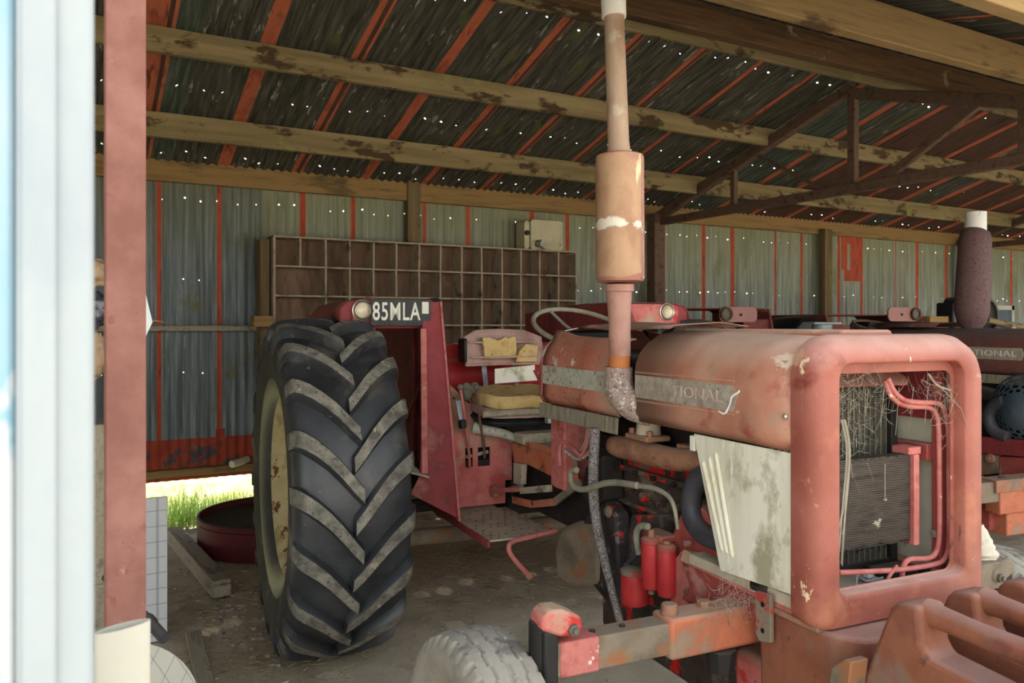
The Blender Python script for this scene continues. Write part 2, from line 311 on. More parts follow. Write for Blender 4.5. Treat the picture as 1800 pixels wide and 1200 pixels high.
mat('tankworn', ['93503f', 'a8695a', 'b4796a'], 4, .6, bump=.1, spots=[('d4cdc6', 7, .55, .04), ('6a463c', 9, .66, .04)])
mat('aluminium', ['8f9498', 'a3a7aa', '7c8084'], 6, .55, .4, bump=.1, spots=[('c4c2bc', 9, .62, .05)])
mat('t2red', ['5c3832', '6c443c', '4f3430'], 3, .7, bump=.1, spots=[('6f6058', 3, .57, .1)], dust=('6f6560', .4, .8))
mat('t2muffler', ['5c4444', '6b5252', '4f3a3a'], 40, .75, bump=.3, spots=[('8a7270', 50, .64, .04)])
mat('t2fender', ['6c3430', '7c4038', '5c2c2a'], 4, .7, bump=.1, dust=('8a6a5c', .4, .7))
mat('t2pink', ['a0706a', 'ac8078'], 4, .7, bump=.1)
mat('tile', ['c8cacc', 'd2d4d6'], 3, .45, bump=0)
mat('grout', ['8f9294'], 3, .8, bump=0)
mat('tilecream', ['b0ad9e', 'bab7a8'], 3, .5, bump=0)
mat('drumred', ['521c1e', '5f2224', '421a1a'], 5, .55, bump=.1, spots=[('2c2422', 5, .58, .08)], dust=('4c4236', .5, .8))
mat('drumtop', ['3a352b', '474134', '2f2a22'], 4, .9, bump=.3)
mat('boxcream', ['b5ad8c', 'c0b898', 'a69e7e'], 4, .6, bump=.05)
mat('tan', ['8a745c', '9c8468', '6a5644'], 9, .9, bump=.4)
mat('plasticbag', ['2c2c34', '3a3a44'], 9, .25, bump=.4, bscale=25, spec=.7)
mat('paper', ['c4c8c8', 'd2d6d6'], 6, .8, bump=.05)
mat('whitecracked', ['b8b0a0', 'c8c0b0', 'a69e8e'], 9, .9, bump=.8, bscale=35, spots=[('5f584c', 12, .6, .02)])
mat('bluegrey', ['3a4650', '4a5660'], 6, .6, bump=.05)

# ------------------------------------------------------------------ the shed
def moss(name, col, ax, lo, hi, noise_amt=.5, top=.9):
    """a stain that grows thicker along one axis (moss under the eave, bleaching along a sheet)"""
    m = MATS[name]; nt = m.node_tree; N = nt.nodes; K = nt.links; b = N['Principled BSDF']
    src = b.inputs['Base Color'].links[0].from_socket
    t = N.new('ShaderNodeTexCoord'); s = N.new('ShaderNodeSeparateXYZ'); K.new(t.outputs['Object'], s.inputs[0])
    n = N.new('ShaderNodeTexNoise'); n.inputs['Scale'].default_value = 3; n.inputs['Detail'].default_value = 6
    mp = N.new('ShaderNodeMapping'); mp.inputs['Scale'].default_value = (4, 1, .5); K.new(t.outputs['Object'], mp.inputs[0]); K.new(mp.outputs[0], n.inputs['Vector'])
    a = N.new('ShaderNodeMath'); a.operation = 'MULTIPLY_ADD'; K.new(n.outputs[0], a.inputs[0]); a.inputs[1].default_value = noise_amt*2; K.new(s.outputs[ax], a.inputs[2])
    r = N.new('ShaderNodeMapRange'); r.inputs[1].default_value = lo+noise_amt; r.inputs[2].default_value = hi+noise_amt; r.inputs[4].default_value = top; K.new(a.outputs[0], r.inputs[0])
    mx = N.new('ShaderNodeMix'); mx.data_type = 'RGBA'; K.new(r.outputs[0], mx.inputs[0]); K.new(src, mx.inputs[6]); mx.inputs[7].default_value = lin(col)
    K.new(mx.outputs[2], b.inputs['Base Color'])
moss('galv', '8a8b66', 2, 1.7, 3.0, .5, .85)
moss('galvold', '74755a', 2, 2.0, 3.0, .4, .8)
for nm in ('galv', 'galvold', 'redlead', 'redrust'):
    pass
def wallholes(n): holes(MATS[n], 0, 2, .1524, [2.66, 2.0, 1.22, .62], .8)
for n in ('galv', 'galvold'): wallholes(n)
for n in ('roofiron', 'roofgreen', 'roofbrown'): holes(MATS[n], 0, 1, .1524, [5.42, 5.98, 6.42, 6.9, 4.60], .85, rad=.0065, jit=.04)
def clonemat(src, new):
    m = MATS[src].copy(); m.name = new; MATS[new] = m
clonemat('redlead', 'redroof')
clonemat('redlead', 'redwall')
for el, h in zip([n for n in MATS['redwall'].node_tree.nodes if n.type == 'VALTORGB'][0].color_ramp.elements, ('a8482e', 'b4553a', '96402a')): el.color = lin(h)
def bandz(name, col, zc, hw, sc=14):
    m = MATS[name]; nt = m.node_tree; N = nt.nodes; K = nt.links; b = N['Principled BSDF']; src = b.inputs['Base Color'].links[0].from_socket
    t = N.new('ShaderNodeTexCoord'); s = N.new('ShaderNodeSeparateXYZ'); K.new(t.outputs['Object'], s.inputs[0]); n = N.new('ShaderNodeTexNoise'); n.inputs['Scale'].default_value = sc; n.inputs['Detail'].default_value = 6; K.new(t.outputs['Object'], n.inputs['Vector'])
    def M(op, a, c, d=None):
        q = N.new('ShaderNodeMath'); q.operation = op
        for i, v in enumerate((a, c, d)):
            if v is None: continue
            if isinstance(v, (int, float)): q.inputs[i].default_value = v
            else: K.new(v, q.inputs[i])
        return q.outputs[0]
    d = M('ABSOLUTE', M('SUBTRACT', s.outputs['Z'], zc), None); k = M('SUBTRACT', M('MULTIPLY_ADD', n.outputs[0], hw*4, -hw*1.3), d)
    r = N.new('ShaderNodeMapRange'); r.inputs[1].default_value = 0; r.inputs[2].default_value = hw*.4; K.new(k, r.inputs[0])
    mx = N.new('ShaderNodeMix'); mx.data_type = 'RGBA'; K.new(r.outputs[0], mx.inputs[0]); K.new(src, mx.inputs[6]); mx.inputs[7].default_value = lin(col); K.new(mx.outputs[2], b.inputs['Base Color'])
moss('hood', '857a68', 1, .62, .95, .15, .85); moss('tankred', '857a68', 1, 1.3, 1.0, .15, .7)
bandz('muffler', 'd8cfc0', 1.993, .022); bandz('muffler', 'a8705c', 2.28, .03, 8); bandz('muffler', '9c685a', 1.79, .02, 8)

WY, X0, X1, DX = 7.1, -3.0, 18.0, .0762/6
def zr(y): return 2.93+.3*(WY-y)
RIDGE_Y = 4.42
def zf(y): return zr(RIDGE_Y)-.25*(RIDGE_Y-y)
nx = int((X1-X0)/DX)
rnd = random.Random(3)
stripes = [-2.2, -1.6, -1.0, -.3, .12, .667, 1.136, 1.834, 2.299, 3.016, 3.479, 4.213, 4.648, 5.3, 5.95, 6.571, 7.036, 7.762, 8.224, 8.951, 9.41, 10.124, 10.608, 11.292, 12.0, 12.556, 12.992, 13.7, 14.5, 15.2, 16, 16.7]
sw = {q: rnd.uniform(.016, .028) for q in stripes}
b = MB(); zs = [.33]+[.46+.07*i for i in range(6)]+[1.0, 1.6, 2.2, 2.35, 2.7, 3.0]
vs = [(X0+i*DX, WY+.009*cos(2*PI*(X0+i*DX)/.0762), z) for i in range(nx+1) for z in zs]
fs, ms = [], []
for i in range(nx):
    x = X0+(i+.5)*DX; lim = .68+.05*noise.noise((x*3, 0, 0))+.05*noise.noise((x*11, 2, 0)); sheet = int((x-.1)/.58) if x > .1 else 0
    for j in range(len(zs)-1):
        z = (zs[j]+zs[j+1])/2; m_ = 1 if x < 1.5 else 0
        if any(abs(x-q) < sw[q] for q in stripes): m_ = 2
        if 9.0 < x < 9.4 and z > 2.2 and noise.noise((x*9, z*9, 3)) > -.25: m_ = 2
        if x < 3.2 and z < lim: m_ = 3
        fs.append((i*len(zs)+j, (i+1)*len(zs)+j, (i+1)*len(zs)+j+1, i*len(zs)+j+1)); ms.append(m_)
for i in range(nx+1):
    if X0+i*DX > 1.62: vs[i*len(zs)] = (vs[i*len(zs)][0], vs[i*len(zs)][1], -.03)
b.v = vs; b.f = fs; b.m = ms
wall = b.build('wall_back', ['galv', 'galvold', 'redwall', 'redrust'], flip=False, ang=80)
tag(wall, kind='structure')
def sheet_roof(name, fn, ya, yb, mats_fn, ny=2):
    b = MB(); k = ny+1
    b.v = [(X0+i*DX, ya+(yb-ya)*j/ny, fn(ya+(yb-ya)*j/ny)+.009*cos(2*PI*(X0+i*DX)/.0762)) for i in range(nx+1) for j in range(k)]
    for i in range(nx):
        for j in range(ny): b.f.append((i*k+j, (i+1)*k+j, (i+1)*k+j+1, i*k+j+1)); b.m.append(mats_fn(X0+(i+.5)*DX, j))
    return tag(b.build(name, ['roofiron', 'roofgreen', 'roofbrown', 'redroof'], flip=False, ang=80), kind='structure')
laps = [.535+.612*i for i in range(-6, 29)]
lapw = {round(l, 3): (rnd.uniform(.018, .038), rnd.uniform(.005, .025), rnd.random()) for l in laps}
def rmat(x, j):
    for l in laps:
        a, c, r = lapw[round(l, 3)]
        if -a-.012 < x-l < c+.035:
            if abs(x-l-.02) < .014 and r > .25: return 2
            return 3
    if .3 < x < .6: return 3
    if .6 < x < .75: return 1
    k = math.floor((x-.535)/.612)
    if x > 6.6 and k % 4 != 2: return 2
    if k in (9, 13): return 1
    return 0
sheet_roof('ceiling', zr, WY+.15, RIDGE_Y-.02, rmat)
sheet_roof('ceiling', zf, RIDGE_Y+.02, 1.25, rmat)
for nm, xx in (('wall_left_unseen', X0), ('wall_right', X1)):  # left end wall is unseen, added to keep the interior dark
    b = MB(); k = int((WY-1.6)/DX)
    b.v = [(xx+.009*cos(2*PI*(1.6+i*DX)/.0762), 1.6+i*DX, z) for i in range(k+1) for z in (.1, min(zf(1.6+i*DX), zr(1.6+i*DX)))]
    b.f = [(i*2, i*2+2, i*2+3, i*2+1) for i in range(k)]; b.m = [0]*k
    tag(b.build(nm, ['galvold'], flip=False, ang=80), kind='structure')
# ground: earth floor of the shed and yard, grass beyond the back wall
def gz(x, y):
    return .018*noise.noise((x*.9, y*.9, 0))+.008*noise.noise((x*4, y*4, 3))-.012
b = MB(); b.grid(lambda i, j: (-1.5+i*.08, -.5+j*.08, gz(-1.5+i*.08, -.5+j*.08)), 200, 96)
b.add([(-40,-1.5,-.02),(60,-1.5,-.02),(60,-.5,-.02),(-40,-.5,-.02),(-40,7.12,-.02),(-1.5,-.5,-.02),(-1.5,7.12,-.02),(14.42,-.5,-.02),(60,7.12,-.02),(14.42,7.12,-.02)], [(0,1,2,3),(3,5,6,4),(7,2,8,9)])
tag(b.build('floor', 'ground', flip=False), kind='structure')
b = MB(); b.add([(-40,-40,-.02),(60,-40,-.02),(60,-1.5,-.02),(-40,-1.5,-.02)], [(0,1,2,3)]); tag(b.build('floor', 'yard', flip=False), kind='structure')  # separate pale sheet out of view, added to bounce sunlight into the shed
b = MB(); b.grid(lambda i, j: (-12+i*.3, 7.12+j*.3, -.02+.05*noise.noise((i*.3, j*.3, 8))), 140, 60)
b.add([(-60, 24.6, -.02), (90, 24.6, -.02), (90, 90, -.02), (-60, 90, -.02)], [(0,1,2,3)])
tag(b.build('lawn', 'lawn', flip=False), 'sunlit grass growing in the open behind the back wall', 'grass', kind='stuff')
b = MB(); r = random.Random(5)
def blade(b, x, y, z, h, w_, a, lean, seg=3):
    c, s_ = cos(a), sin(a); pts = []
    for k in range(seg+1):
        t = k/seg; q = lean*t*t; ww = w_*(1-t*.9)
        cx, cy, cz = x+c*q, y+s_*q, z+h*t*(1-.2*t)
        pts += [(cx-s_*ww, cy+c*ww, cz), (cx+s_*ww, cy-c*ww, cz)]
    b.add(pts, [(2*k, 2*k+1, 2*k+3, 2*k+2) for k in range(seg)])
for k in range(900):
    x = r.uniform(-.2, 1.5); y = 6.85+abs(r.gauss(0, .5)); 
    for q in range(7): blade(b, x+r.gauss(0, .03), y+r.gauss(0, .03), -.02, r.uniform(.06, .22)*(1 if x > .75 else .6), .003, r.uniform(0, 6.3), r.uniform(.02, .1))
tag(b.build('grass_tufts', 'grass', flip=False), 'green grass tufts growing under the bottom edge of the back wall', 'grass', kind='stuff')
b = MB()
for k in range(9):
    x = .72+r.gauss(0, .03); blade(b, x, 6.9+r.gauss(0, .05), 0, r.uniform(.3, .5), .003, r.uniform(0, 6.3), r.uniform(.05, .2), 5)
tag(b.build('dry_stalks', 'drystalk', flip=False), 'dry brown weed stalks against the bottom of the back wall', 'weeds', kind='stuff')
b = MB()
def straw(n, cx, cy, sx_, sy_, l0=.02, l1=.12):
    for k in range(n):
        x, y = r.gauss(cx, sx_), r.gauss(cy, sy_); a = r.uniform(0, PI); l = r.uniform(l0, l1)
        z = gz(x, y)+.004; b.bar((x, y, z), (x+l*cos(a), y+l*sin(a), z+r.uniform(0, .012)), .0022, .0018)
straw(700, 1.0, 4.9, .35, .7); straw(500, 2.3, 4.9, .5, .35); straw(500, 2.3, 4.2, .6, .5, .01, .06); straw(300, .75, 3.9, .2, .3)
tag(b.build('straw', 'straw', flip=False), 'dry straw scattered on the earth floor of the shed', 'straw', kind='stuff')
b = MB()
def stones(n, cx, cy, sx_, sy_, r0, r1):
    for k in range(n):
        x, y = r.gauss(cx, sx_), r.gauss(cy, sy_); q = r.uniform(r0, r1); b.ball((x, y, gz(x, y)+q*.3), q, 6, (r.uniform(.7, 1.3), r.uniform(.7, 1.3), .6))
stones(900, 2.0, 3.2, 1.0, .9, .002, .006); stones(130, .78, 4.6, .12, .6, .008, .022); stones(500, 5, 3.4, 1.2, .8, .003, .008)
tag(b.build('gravel', 'stone', flip=False), 'small stones and gravel strewn over the earth floor', 'gravel', kind='stuff')

# timber frame
def beam(name, x0, x1, y0, y1, z0, z1, m, label, cat='beam', group=None, bev=.006, rot=None):
    b = MB(); b.box(x0, x1, y0, y1, z0, z1); o = b.build(name, m, bevel=bev); return tag(o, label, cat, group)
beam('roof_purlin', X0, X1, 5.30, 5.35, 3.285, 3.445, 'timber', 'stained timber purlin under the rear roof slope, upper of the two long rails', 'purlin')
beam('roof_purlin', X0, X1, 6.26, 6.31, 2.975, 3.155, 'timber', 'stained timber purlin under the rear roof slope, lower one next to the wall plate', 'purlin')
beam('ridge_board', X0, X1, 4.40, 4.44, 3.655, 3.725, 'timber', 'pale thin timber board along the ridge of the roof', 'board')
beam('roof_purlin', X0, X1, 3.50, 3.58, 3.325, 3.495, 'timberdark', 'dark brown heavy timber purlin just in front of the ridge, resting on the truss', 'purlin')
beam('roof_purlin', X0, X1, 2.56, 2.63, 3.035, 3.225, 'timberwarm', 'light brown thick timber purlin under the front roof slope, top right of the picture', 'purlin')
beam('eave_beam', X0, X1, 1.57, 1.64, 2.72, 2.97, 'timberwarm', 'knotty warm timber beam along the front eave in the top right corner', 'beam')
beam('wall_plate', X0, X1, 7.02, 7.08, 2.785, 2.985, 'timberplate', 'brown timber plate along the top of the corrugated back wall', 'beam')
beam('bottom_rail', X0, 1.42, 7.0, 7.07, .375, .435, 'timberplate', 'timber rail along the lower edge of the corrugated back wall', 'rail')
beam('wall_rail', X0, 1.47, 7.01, 7.08, 1.565, 1.61, 'greywood', 'thin grey timber rail across the back wall left of the pigeonhole shelf', 'rail')
b = MB(); b.box(2.80, 2.93, 7.0, 7.07, 0, 2.99)
tag(b.build('timber_post', 'timberpost', bevel=.006), 'brown timber wall post rising behind the pigeonhole shelf', 'post')
b = MB(); b.box(8.46, 8.60, 6.92, 7.02, 0, 2.84)
tag(b.build('timber_post', 'timberpost', bevel=.006), 'square timber wall post right of the steel truss foot', 'post')
for x, l in ((5.70, 'dark steel wall post under the foot of the nearer truss, beside the exhaust muffler'), (11.46, 'dark steel wall post behind the far brown muffler')):
    b = MB(); b.box(x-.07, x+.07, 6.85, 6.99, 0, 2.84); tag(b.build('steel_post', 'steel', bevel=.004), l, 'post')
def truss(X, label):
    t = empty('roof_truss', (X, 0, 0), label=label, cat='truss', group='steel roof trusses')
    def part(nm, p, q, wd, ht):
        b = MB(); b.bar((0,)+p, (0,)+q, wd, ht, up=(1, 0, 0)); return b.build(nm, 'steel', t, bevel=.004)
    part('top_chord', (7.0, 2.79), (4.42, 3.60), .09, .09); part('top_chord', (4.42, 3.55), (1.66, 2.73), .09, .09)
    part('bottom_chord', (7.0, 2.755), (1.66, 2.755), .075, .08)
    part('king_post', (4.42, 2.78), (4.42, 3.55), .07, .06)
    for s in (1, -1):
        y = lambda v: 4.42+s*(v-4.42)
        part('strut', (y(5.78), 2.78), (y(5.78), 3.15), .055, .05)
        part('web_bar', (y(5.5), 3.25), (y(4.7), 2.78), .03, .03)
        part('web_bar', (y(5.52), 3.25), (y(4.72), 2.78), .03, .03) if 0 else None
    part('diagonal', (3.31, 3.24), (4.10, 2.80), .06, .05)
    return t
truss(5.745, 'rusty steel roof truss reaching from the wall post past the muffler to the top right')
truss(11.5, 'far rusty steel roof truss, partly seen at the right edge')
truss(-2.9, 'steel roof truss at the left end of the shed')
# front post with its pipe sleeve, painted jamb
pl, pr = P(183, 600, y=1.66).x, P(257, 600, y=1.62).x
b = MB(); b.box(pl+.001, pr, 1.62, 1.70, 0, 2.72)
tag(b.build('steel_post', 'redpost', bevel=.003), 'rust red square steel post at the open front of the shed', 'post')
q = P(216, 1100, y=1.42); ztop = q.z
b = MB(); n = 40; R_ = .0405
def ring(r_, z0_, tilt): return [(q.x+r_*cos(2*PI*j/n), 1.42+r_*.4*sin(2*PI*j/n), z0_+tilt*cos(2*PI*j/n)) for j in range(n)]
b.loft([ring(R_, 0, 0), ring(R_, .4, 0), ring(R_*.97, .8, 0), ring(R_, ztop, .004), ring(R_-.004, ztop, .004), ring(R_-.004, .3, 0)], caps=False)
b.build('pipe_sleeve', 'pvc', bevel=0)
tag(bpy.data.objects['pipe_sleeve'], 'off-white plastic pipe standing in front of the red steel post', 'pipe')
yj = .78; xr = P(166, 600, y=yj).x; xm = P(27, 600, y=yj).x
t = empty('painted_jamb', ((xr+xm)/2, yj, 0), label='peeling white and pale blue painted timber jamb at the left edge', cat='jamb')
def loc(x): return x-(xr+xm)/2
b = MB(); b.box(loc(xm), loc(xr), 0, .05, 0, 3.4); b.build('board', 'whitepaint', t, bevel=.006)
b = MB(); b.box(loc(xm)+.004, loc(xm)+.03, -.006, .0, 0, 3.4); b.build('moulding', 'whitepaint', t, bevel=.003)
b = MB(); b.box(loc(xm)-.5, loc(xm)-.0005, .012, .06, 0, 3.4); tag(b.build('board', 'bluepaint', t, bevel=.006), 'pale blue flaking board')

# pigeonhole shelf on the back wall
sh = empty('pigeonhole_shelf', (3.045, 6.8, 1.37), label='long dusty wooden pigeonhole shelf against the corrugated back wall', cat='shelf')
def sbox(nm, x0, x1, z0, z1, y0=0, y1=.198, m='shelfwood', rot=0, lab=None):
    b = MB(); b.box(x0-3.045, x1-3.045, y0, y1, z0-1.37, z1-1.37); o = b.build(nm, m, sh, bevel=.003)
    if lab: tag(o, lab)
    return o
cols = [1.528, 1.742, 1.963, 2.176, 2.395, 2.61, 2.832, 3.045, 3.266, 3.477, 3.7, 3.911, 4.127, 4.349, 4.563]
rows = [2.36, 2.112, 1.862, 1.612, 1.39]
sbox('side_panel', 1.515, 1.535, 1.37, 2.37); sbox('side_panel', 4.556, 4.574, 1.37, 2.345)
sbox('top_board', 1.515, 4.574, 2.352, 2.368, -.01, .2)
for z in rows[1:]: sbox('shelf_board', 1.53, 4.56, z-.008, z+.008)
sbox('bottom_board', 1.53, 4.56, 1.30, 1.375, .0, .02)
sbox('back_panel', 1.53, 4.56, 1.37, 2.36, .19, .199, 'shelfback', lab='brown boarded back')
for i, x in enumerate(cols[1:-1]):
    for j in range(4):
        if i == 0 and j > 0: continue
        b = MB(); d = .02 if (i == 6 and j == 0) else rnd.uniform(-.003, .003)
        b.add([(x-3.045+a*.0085+(d if zz else 0)-(.016 if (i == 6 and j == 0 and zz) else 0), yy, zz_-1.37) for zz, zz_ in ((0, rows[j+1]+.008), (1, rows[j]-.008)) for a, yy in ((-1, 0), (1, 0), (1, .19), (-1, .19))],
              [(3,2,1,0),(4,5,6,7),(0,1,5,4),(1,2,6,5),(2,3,7,6),(3,0,4,7)])
        b.build('divider', 'shelfwood', sh, bevel=.002)
b = MB(); b.box(1.42, 1.50, 6.86, 7.0, 0, 2.34); tag(b.build('timber_post', 'timberpost', bevel=.004), 'dark timber post at the left end of the pigeonhole shelf', 'post')
b = MB(); b.box(1.53, 4.5, 6.83, 6.99, 1.22, 1.30); tag(b.build('bearer_beam', 'greywood', bevel=.004), 'grey timber bearer under the pigeonhole shelf', 'beam')
for x in (2.2, 3.6, 4.45):
    b = MB(); b.box(x, x+.09, 6.86, 6.98, 0, 1.22); tag(b.build('bearer_leg', 'greywood', bevel=.004), 'grey timber leg carrying the shelf bearer', 'leg', 'timber legs under the shelf bearer')
b = MB(); b.box(1.34, 1.50, 6.70, 6.86, 1.60, 1.69); tag(b.build('timber_block', 'timberplate', bevel=.004), 'short brown timber block fixed at the left end of the shelf', 'block')
# cream box on top
bx = empty('enamel_box', (4.2, 6.93, 2.37), label='cream rounded metal box lying on top of the pigeonhole shelf', cat='box')
b = MB()
def rrect(x0, x1, z0, z1, r_, k=5):
    pts = []
    for cx, cz, a0 in ((x1-r_, z0+r_, -PI/2), (x1-r_, z1-r_, 0), (x0+r_, z1-r_, PI/2), (x0+r_, z0+r_, PI)):
        pts += [(cx+r_*cos(a0+PI/2*i/k), cz+r_*sin(a0+PI/2*i/k)) for i in range(k+1)]
    return pts
b.prism(rrect(-.16, .225, .0, .30, .035), 'y', -.1, .1); b.prism(rrect(-.225, -.165, .0, .285, .03), 'y', -.085, .085); b.build('shell', 'boxcream', bx, bevel=.006)
b = MB(); b.cyl((-.2, -.11, .16), (-.2, -.084, .16), .025); b.build('knob', 'black', bx, bevel=.003)
b = MB(); b.ball((.19, -.1, .06), .006); b.build('rivet', 'black', bx)
mg = empty('tin_can', (4.13, 6.79, 2.37), .0, label='small open grey tin tipped over in front of the cream box', cat='tin')
b = MB(); M_ = Matrix.Rotation(.45, 4, 'Y'); b.box(-.035, .045, -.03, .03, .0, .065, M=M_); b.build('body', 'badgelight', mg, bevel=.003, loc=(0, 0, .022))
b = MB(); b.tube([(-.03, 0, .02), (-.06, 0, .035), (-.05, 0, .075), (-.02, 0, .085)], .005, 8, sm=3); b.build('handle', 'black', mg)

# floor clutter at the left
t = empty('tile_board', (.27, 4.44, 0), .0, label='upright white board with a small square tile grid behind the red post', cat='board')
hx = .185; hz = .735
b = MB(); b.box(-hx, hx, 0, .015, 0, hz); b.build('panel', 'tile', t, bevel=.002)
b = MB(); z = .03
while z < hz-.01: b.box(-hx, hx-.002, -.0012, 0, z, z+.003); z += .0795
for x in (hx-.045, hx-.052, hx-.175, hx-.295): b.box(x, x+.003, -.0014, 0, 0, hz)
b.build('grout_lines', 'grout', t)
qd = P(215, 1240, y=2.95)
t = empty('tiled_disc', (qd.x, 2.95, 0), .0, label='round cream board with diagonal tile lines leaning at the foot of the post', cat='disc')
b = MB(); Rm = Matrix.Rotation(-.35, 4, 'X'); n = 48; R_ = .26
b.lathe([(R_, -.008), (R_, .008)], (0, 0, 0), 'y', n); o = b.build('panel', 'tilecream', t, bevel=.002, loc=(0, .09, .25), rot=(-.35, 0, 0))
b = MB()
for s in (1, -1):
    for k in range(-4, 5):
        off = k*.062; half = math.sqrt(max(R_*R_-off*off, 0))-.002
        d = Vector((cos(s*1.05), 0, sin(s*1.05))); nn = Vector((-d.z, 0, d.x)); c_ = nn*off; b.bar(c_-d*half+Vector((0, -.0085, 0)), c_+d*half+Vector((0, -.0085, 0)), .0022, .001, up=(0, 1, 0))
b.build('grout_lines', 'grout', t, loc=(0, .09, .25), rot=(-.35, 0, 0))
b = MB(); a = P(240, 1070, y=3.2); c_ = P(289, 1122, y=3.0); b.tube([a, a.lerp(c_, .5)+Vector((0, 0, .004)), c_], [.018, .02, .02], 14); mid = a.lerp(c_, .45); b.cyl(mid-(c_-a).normalized()*.015, mid+(c_-a).normalized()*.015, .026)
a2 = a+(a-c_)*1.2; b.cyl(a2, a, .018)
tag(b.build('black_pipe', 'hose'), 'dark pipe end with a collar poking out beside the red post', 'pipe')
b = MB(); b.box(-.055, .055, -.75, .75, 0, .1); b.box(-.05, .05, -.78, -.75, .01, .08)
o = b.build('timber_plank', 'greywood', bevel=.008, loc=(.755, 5.72, 0), rot=(0, 0, .07)); tag(o, 'thick weathered grey plank lying against the red drum', 'plank')
b = MB(); b.box(-.038, .038, -.6, .42, 0, .03); o = b.build('timber_plank', 'greywood', bevel=.004, loc=(.555, 4.0, .0), rot=(0, 0, -.05)); tag(o, 'narrow weathered board lying on the earth near the rear tyre', 'plank')
dr = empty('steel_drum', (1.37, 6.05, 0), label='low dark red steel ring drum lying on the ground behind the rear tyre', cat='drum')
b = MB(); b.lathe([(.5, .0), (.55, .0), (.552, .03), (.548, .19), (.556, .2), (.556, .235), (.54, .24), (.535, .2), (.50, .19), (0.02, .17)], n=64); b.build('shell', 'drumred', dr, bevel=.003)
b = MB(); b.lathe([(.53, .192), (.3, .198), (.01, .2)], n=48); b.build('top_plate', 'drumtop', dr)
b = MB(); b.cyl((1.35, 7.03, .47), (1.2, 6.9, .46), .03, 16); tag(b.build('drain_pipe', 'pvc'), 'short white pipe end at the foot of the back wall', 'pipe')
# things hung behind the red post
b = MB(); b.box(.145, .22, 3.14, 3.22, 0, 2.6); tag(b.build('timber_post', 'timberpost', bevel=.004), 'timber post hidden behind the red steel post, hung with rags', 'post')
def blob(name, c, r_, sc, m, label, cat, sd):
    b = MB(); c = Vector(c)
    def f(i, j):
        th = PI*(i+.5)/16; ph = 2*PI*j/24; d = Vector((sin(th)*cos(ph), sin(th)*sin(ph), cos(th))); k = 1+.35*noise.noise(d*2.2+Vector((sd, 0, 0)))+.12*noise.noise(d*7+Vector((sd, 4, 0)))
        return c+Vector((d.x*sc[0], d.y*sc[1], d.z*sc[2]))*r_*k
    b.grid(f, 16, 24, False, True); return tag(b.build(name, m, ang=60), label, cat)
blob('rag_bundle', (.085, 3.16, 1.80), .055, (1.2, 1, .9), 'tan', 'tan rag bundle hung between the white jamb and the red post, above the black bag', 'rag', 1)
blob('plastic_bag', (.08, 3.15, 1.67), .055, (1.1, .8, 1.1), 'plasticbag', 'shiny black plastic bag hung between the white jamb and the red post', 'bag', 5)
blob('hessian_sack', (.075, 3.16, 1.51), .06, (1.1, .8, 1.3), 'tan', 'torn tan sack hung below the black plastic bag', 'sack', 9)
b = MB(); b.box(-.05, .06, -.02, .02, -.32, .32); o = b.build('grey_board', 'greywood', bevel=.004, loc=(.09, 3.6, .9)); tag(o, 'grey splintered board standing between the white jamb and the red post', 'board')
b2 = MB(); b2.box(.05, .14, 3.58, 3.62, 0, .58); tag(b2.build('board_foot', 'greywood'), 'lower grey board under the splintered one left of the red post', 'board')
b = MB(); ax_ = P(235, 560, y=3.13); tip = P(268, 566, y=3.12)
u = P(256, 515, y=3.12); v = P(256, 592, y=3.12)
b.add([ax_+Vector((-.02, 0, .12)), u, tip, v, ax_+Vector((-.02, 0, -.1)), ax_+Vector((0, .03, 0))], [(0,1,5),(1,2,5),(2,3,5),(3,4,5),(4,0,5),(0,1,2,3,4)])
tag(b.build('paper_cone', 'paper'), 'crumpled white paper cone sticking out beside the red post', 'paper')
b = MB(); b.tube([P(258, 563, y=3.13), P(276, 564, y=3.12), P(288, 566, y=3.11)], [.004, .003, .0015], 6); tag(b.build('twig', 'drystalk'), 'thin dark twig poking out of the white paper cone', 'twig')

# ------------------------------------------------------------------ the near tractor (own axes: x right, y to the rear, z up)
def new_tractor(fr, **k): return empty('tractor', (fr.o[0], fr.o[1], 0), -fr.a, **k)
tr = new_tractor(A1, label='nearest tractor, faded red with an open radiator cowl and tall tan muffler', cat='tractor')
def hsec(y, zt=1.6, zb=1.262, side=.32, lift=0):
    L = [(-side+.022, zb), (-side, zb+.035), (-side+.004, zb+.072), (-side+.004, 1.44+lift), (-side+.010, 1.475+lift), (-side+.028, 1.515+lift), (-side+.06, 1.548+lift), (-side+.11, zt-.022), (-side+.2, zt-.006), (0, zt)]
    return [(x, y, z) for x, z in L]+[(-x, y, z) for x, z in L[-2::-1]]
# front bonnet
b = MB(); R = [hsec(y, zt) for y, zt in ((.108, 1.585), (.3, 1.59), (.6, 1.597), (.9, 1.60))]
b.loft(R, closed=False, caps=False); bon = b.build('bonnet', 'hood', tr, solid=.006, ang=50)
b = MB(); b.loft([[(x, y, z) for x, z in ((-.11, 1.585), (-.10, 1.604), (.10, 1.604), (.11, 1.585))] for y in (.13, .3, .9)]); b.build('bonnet_ridge', 'hood', tr, bevel=.008)
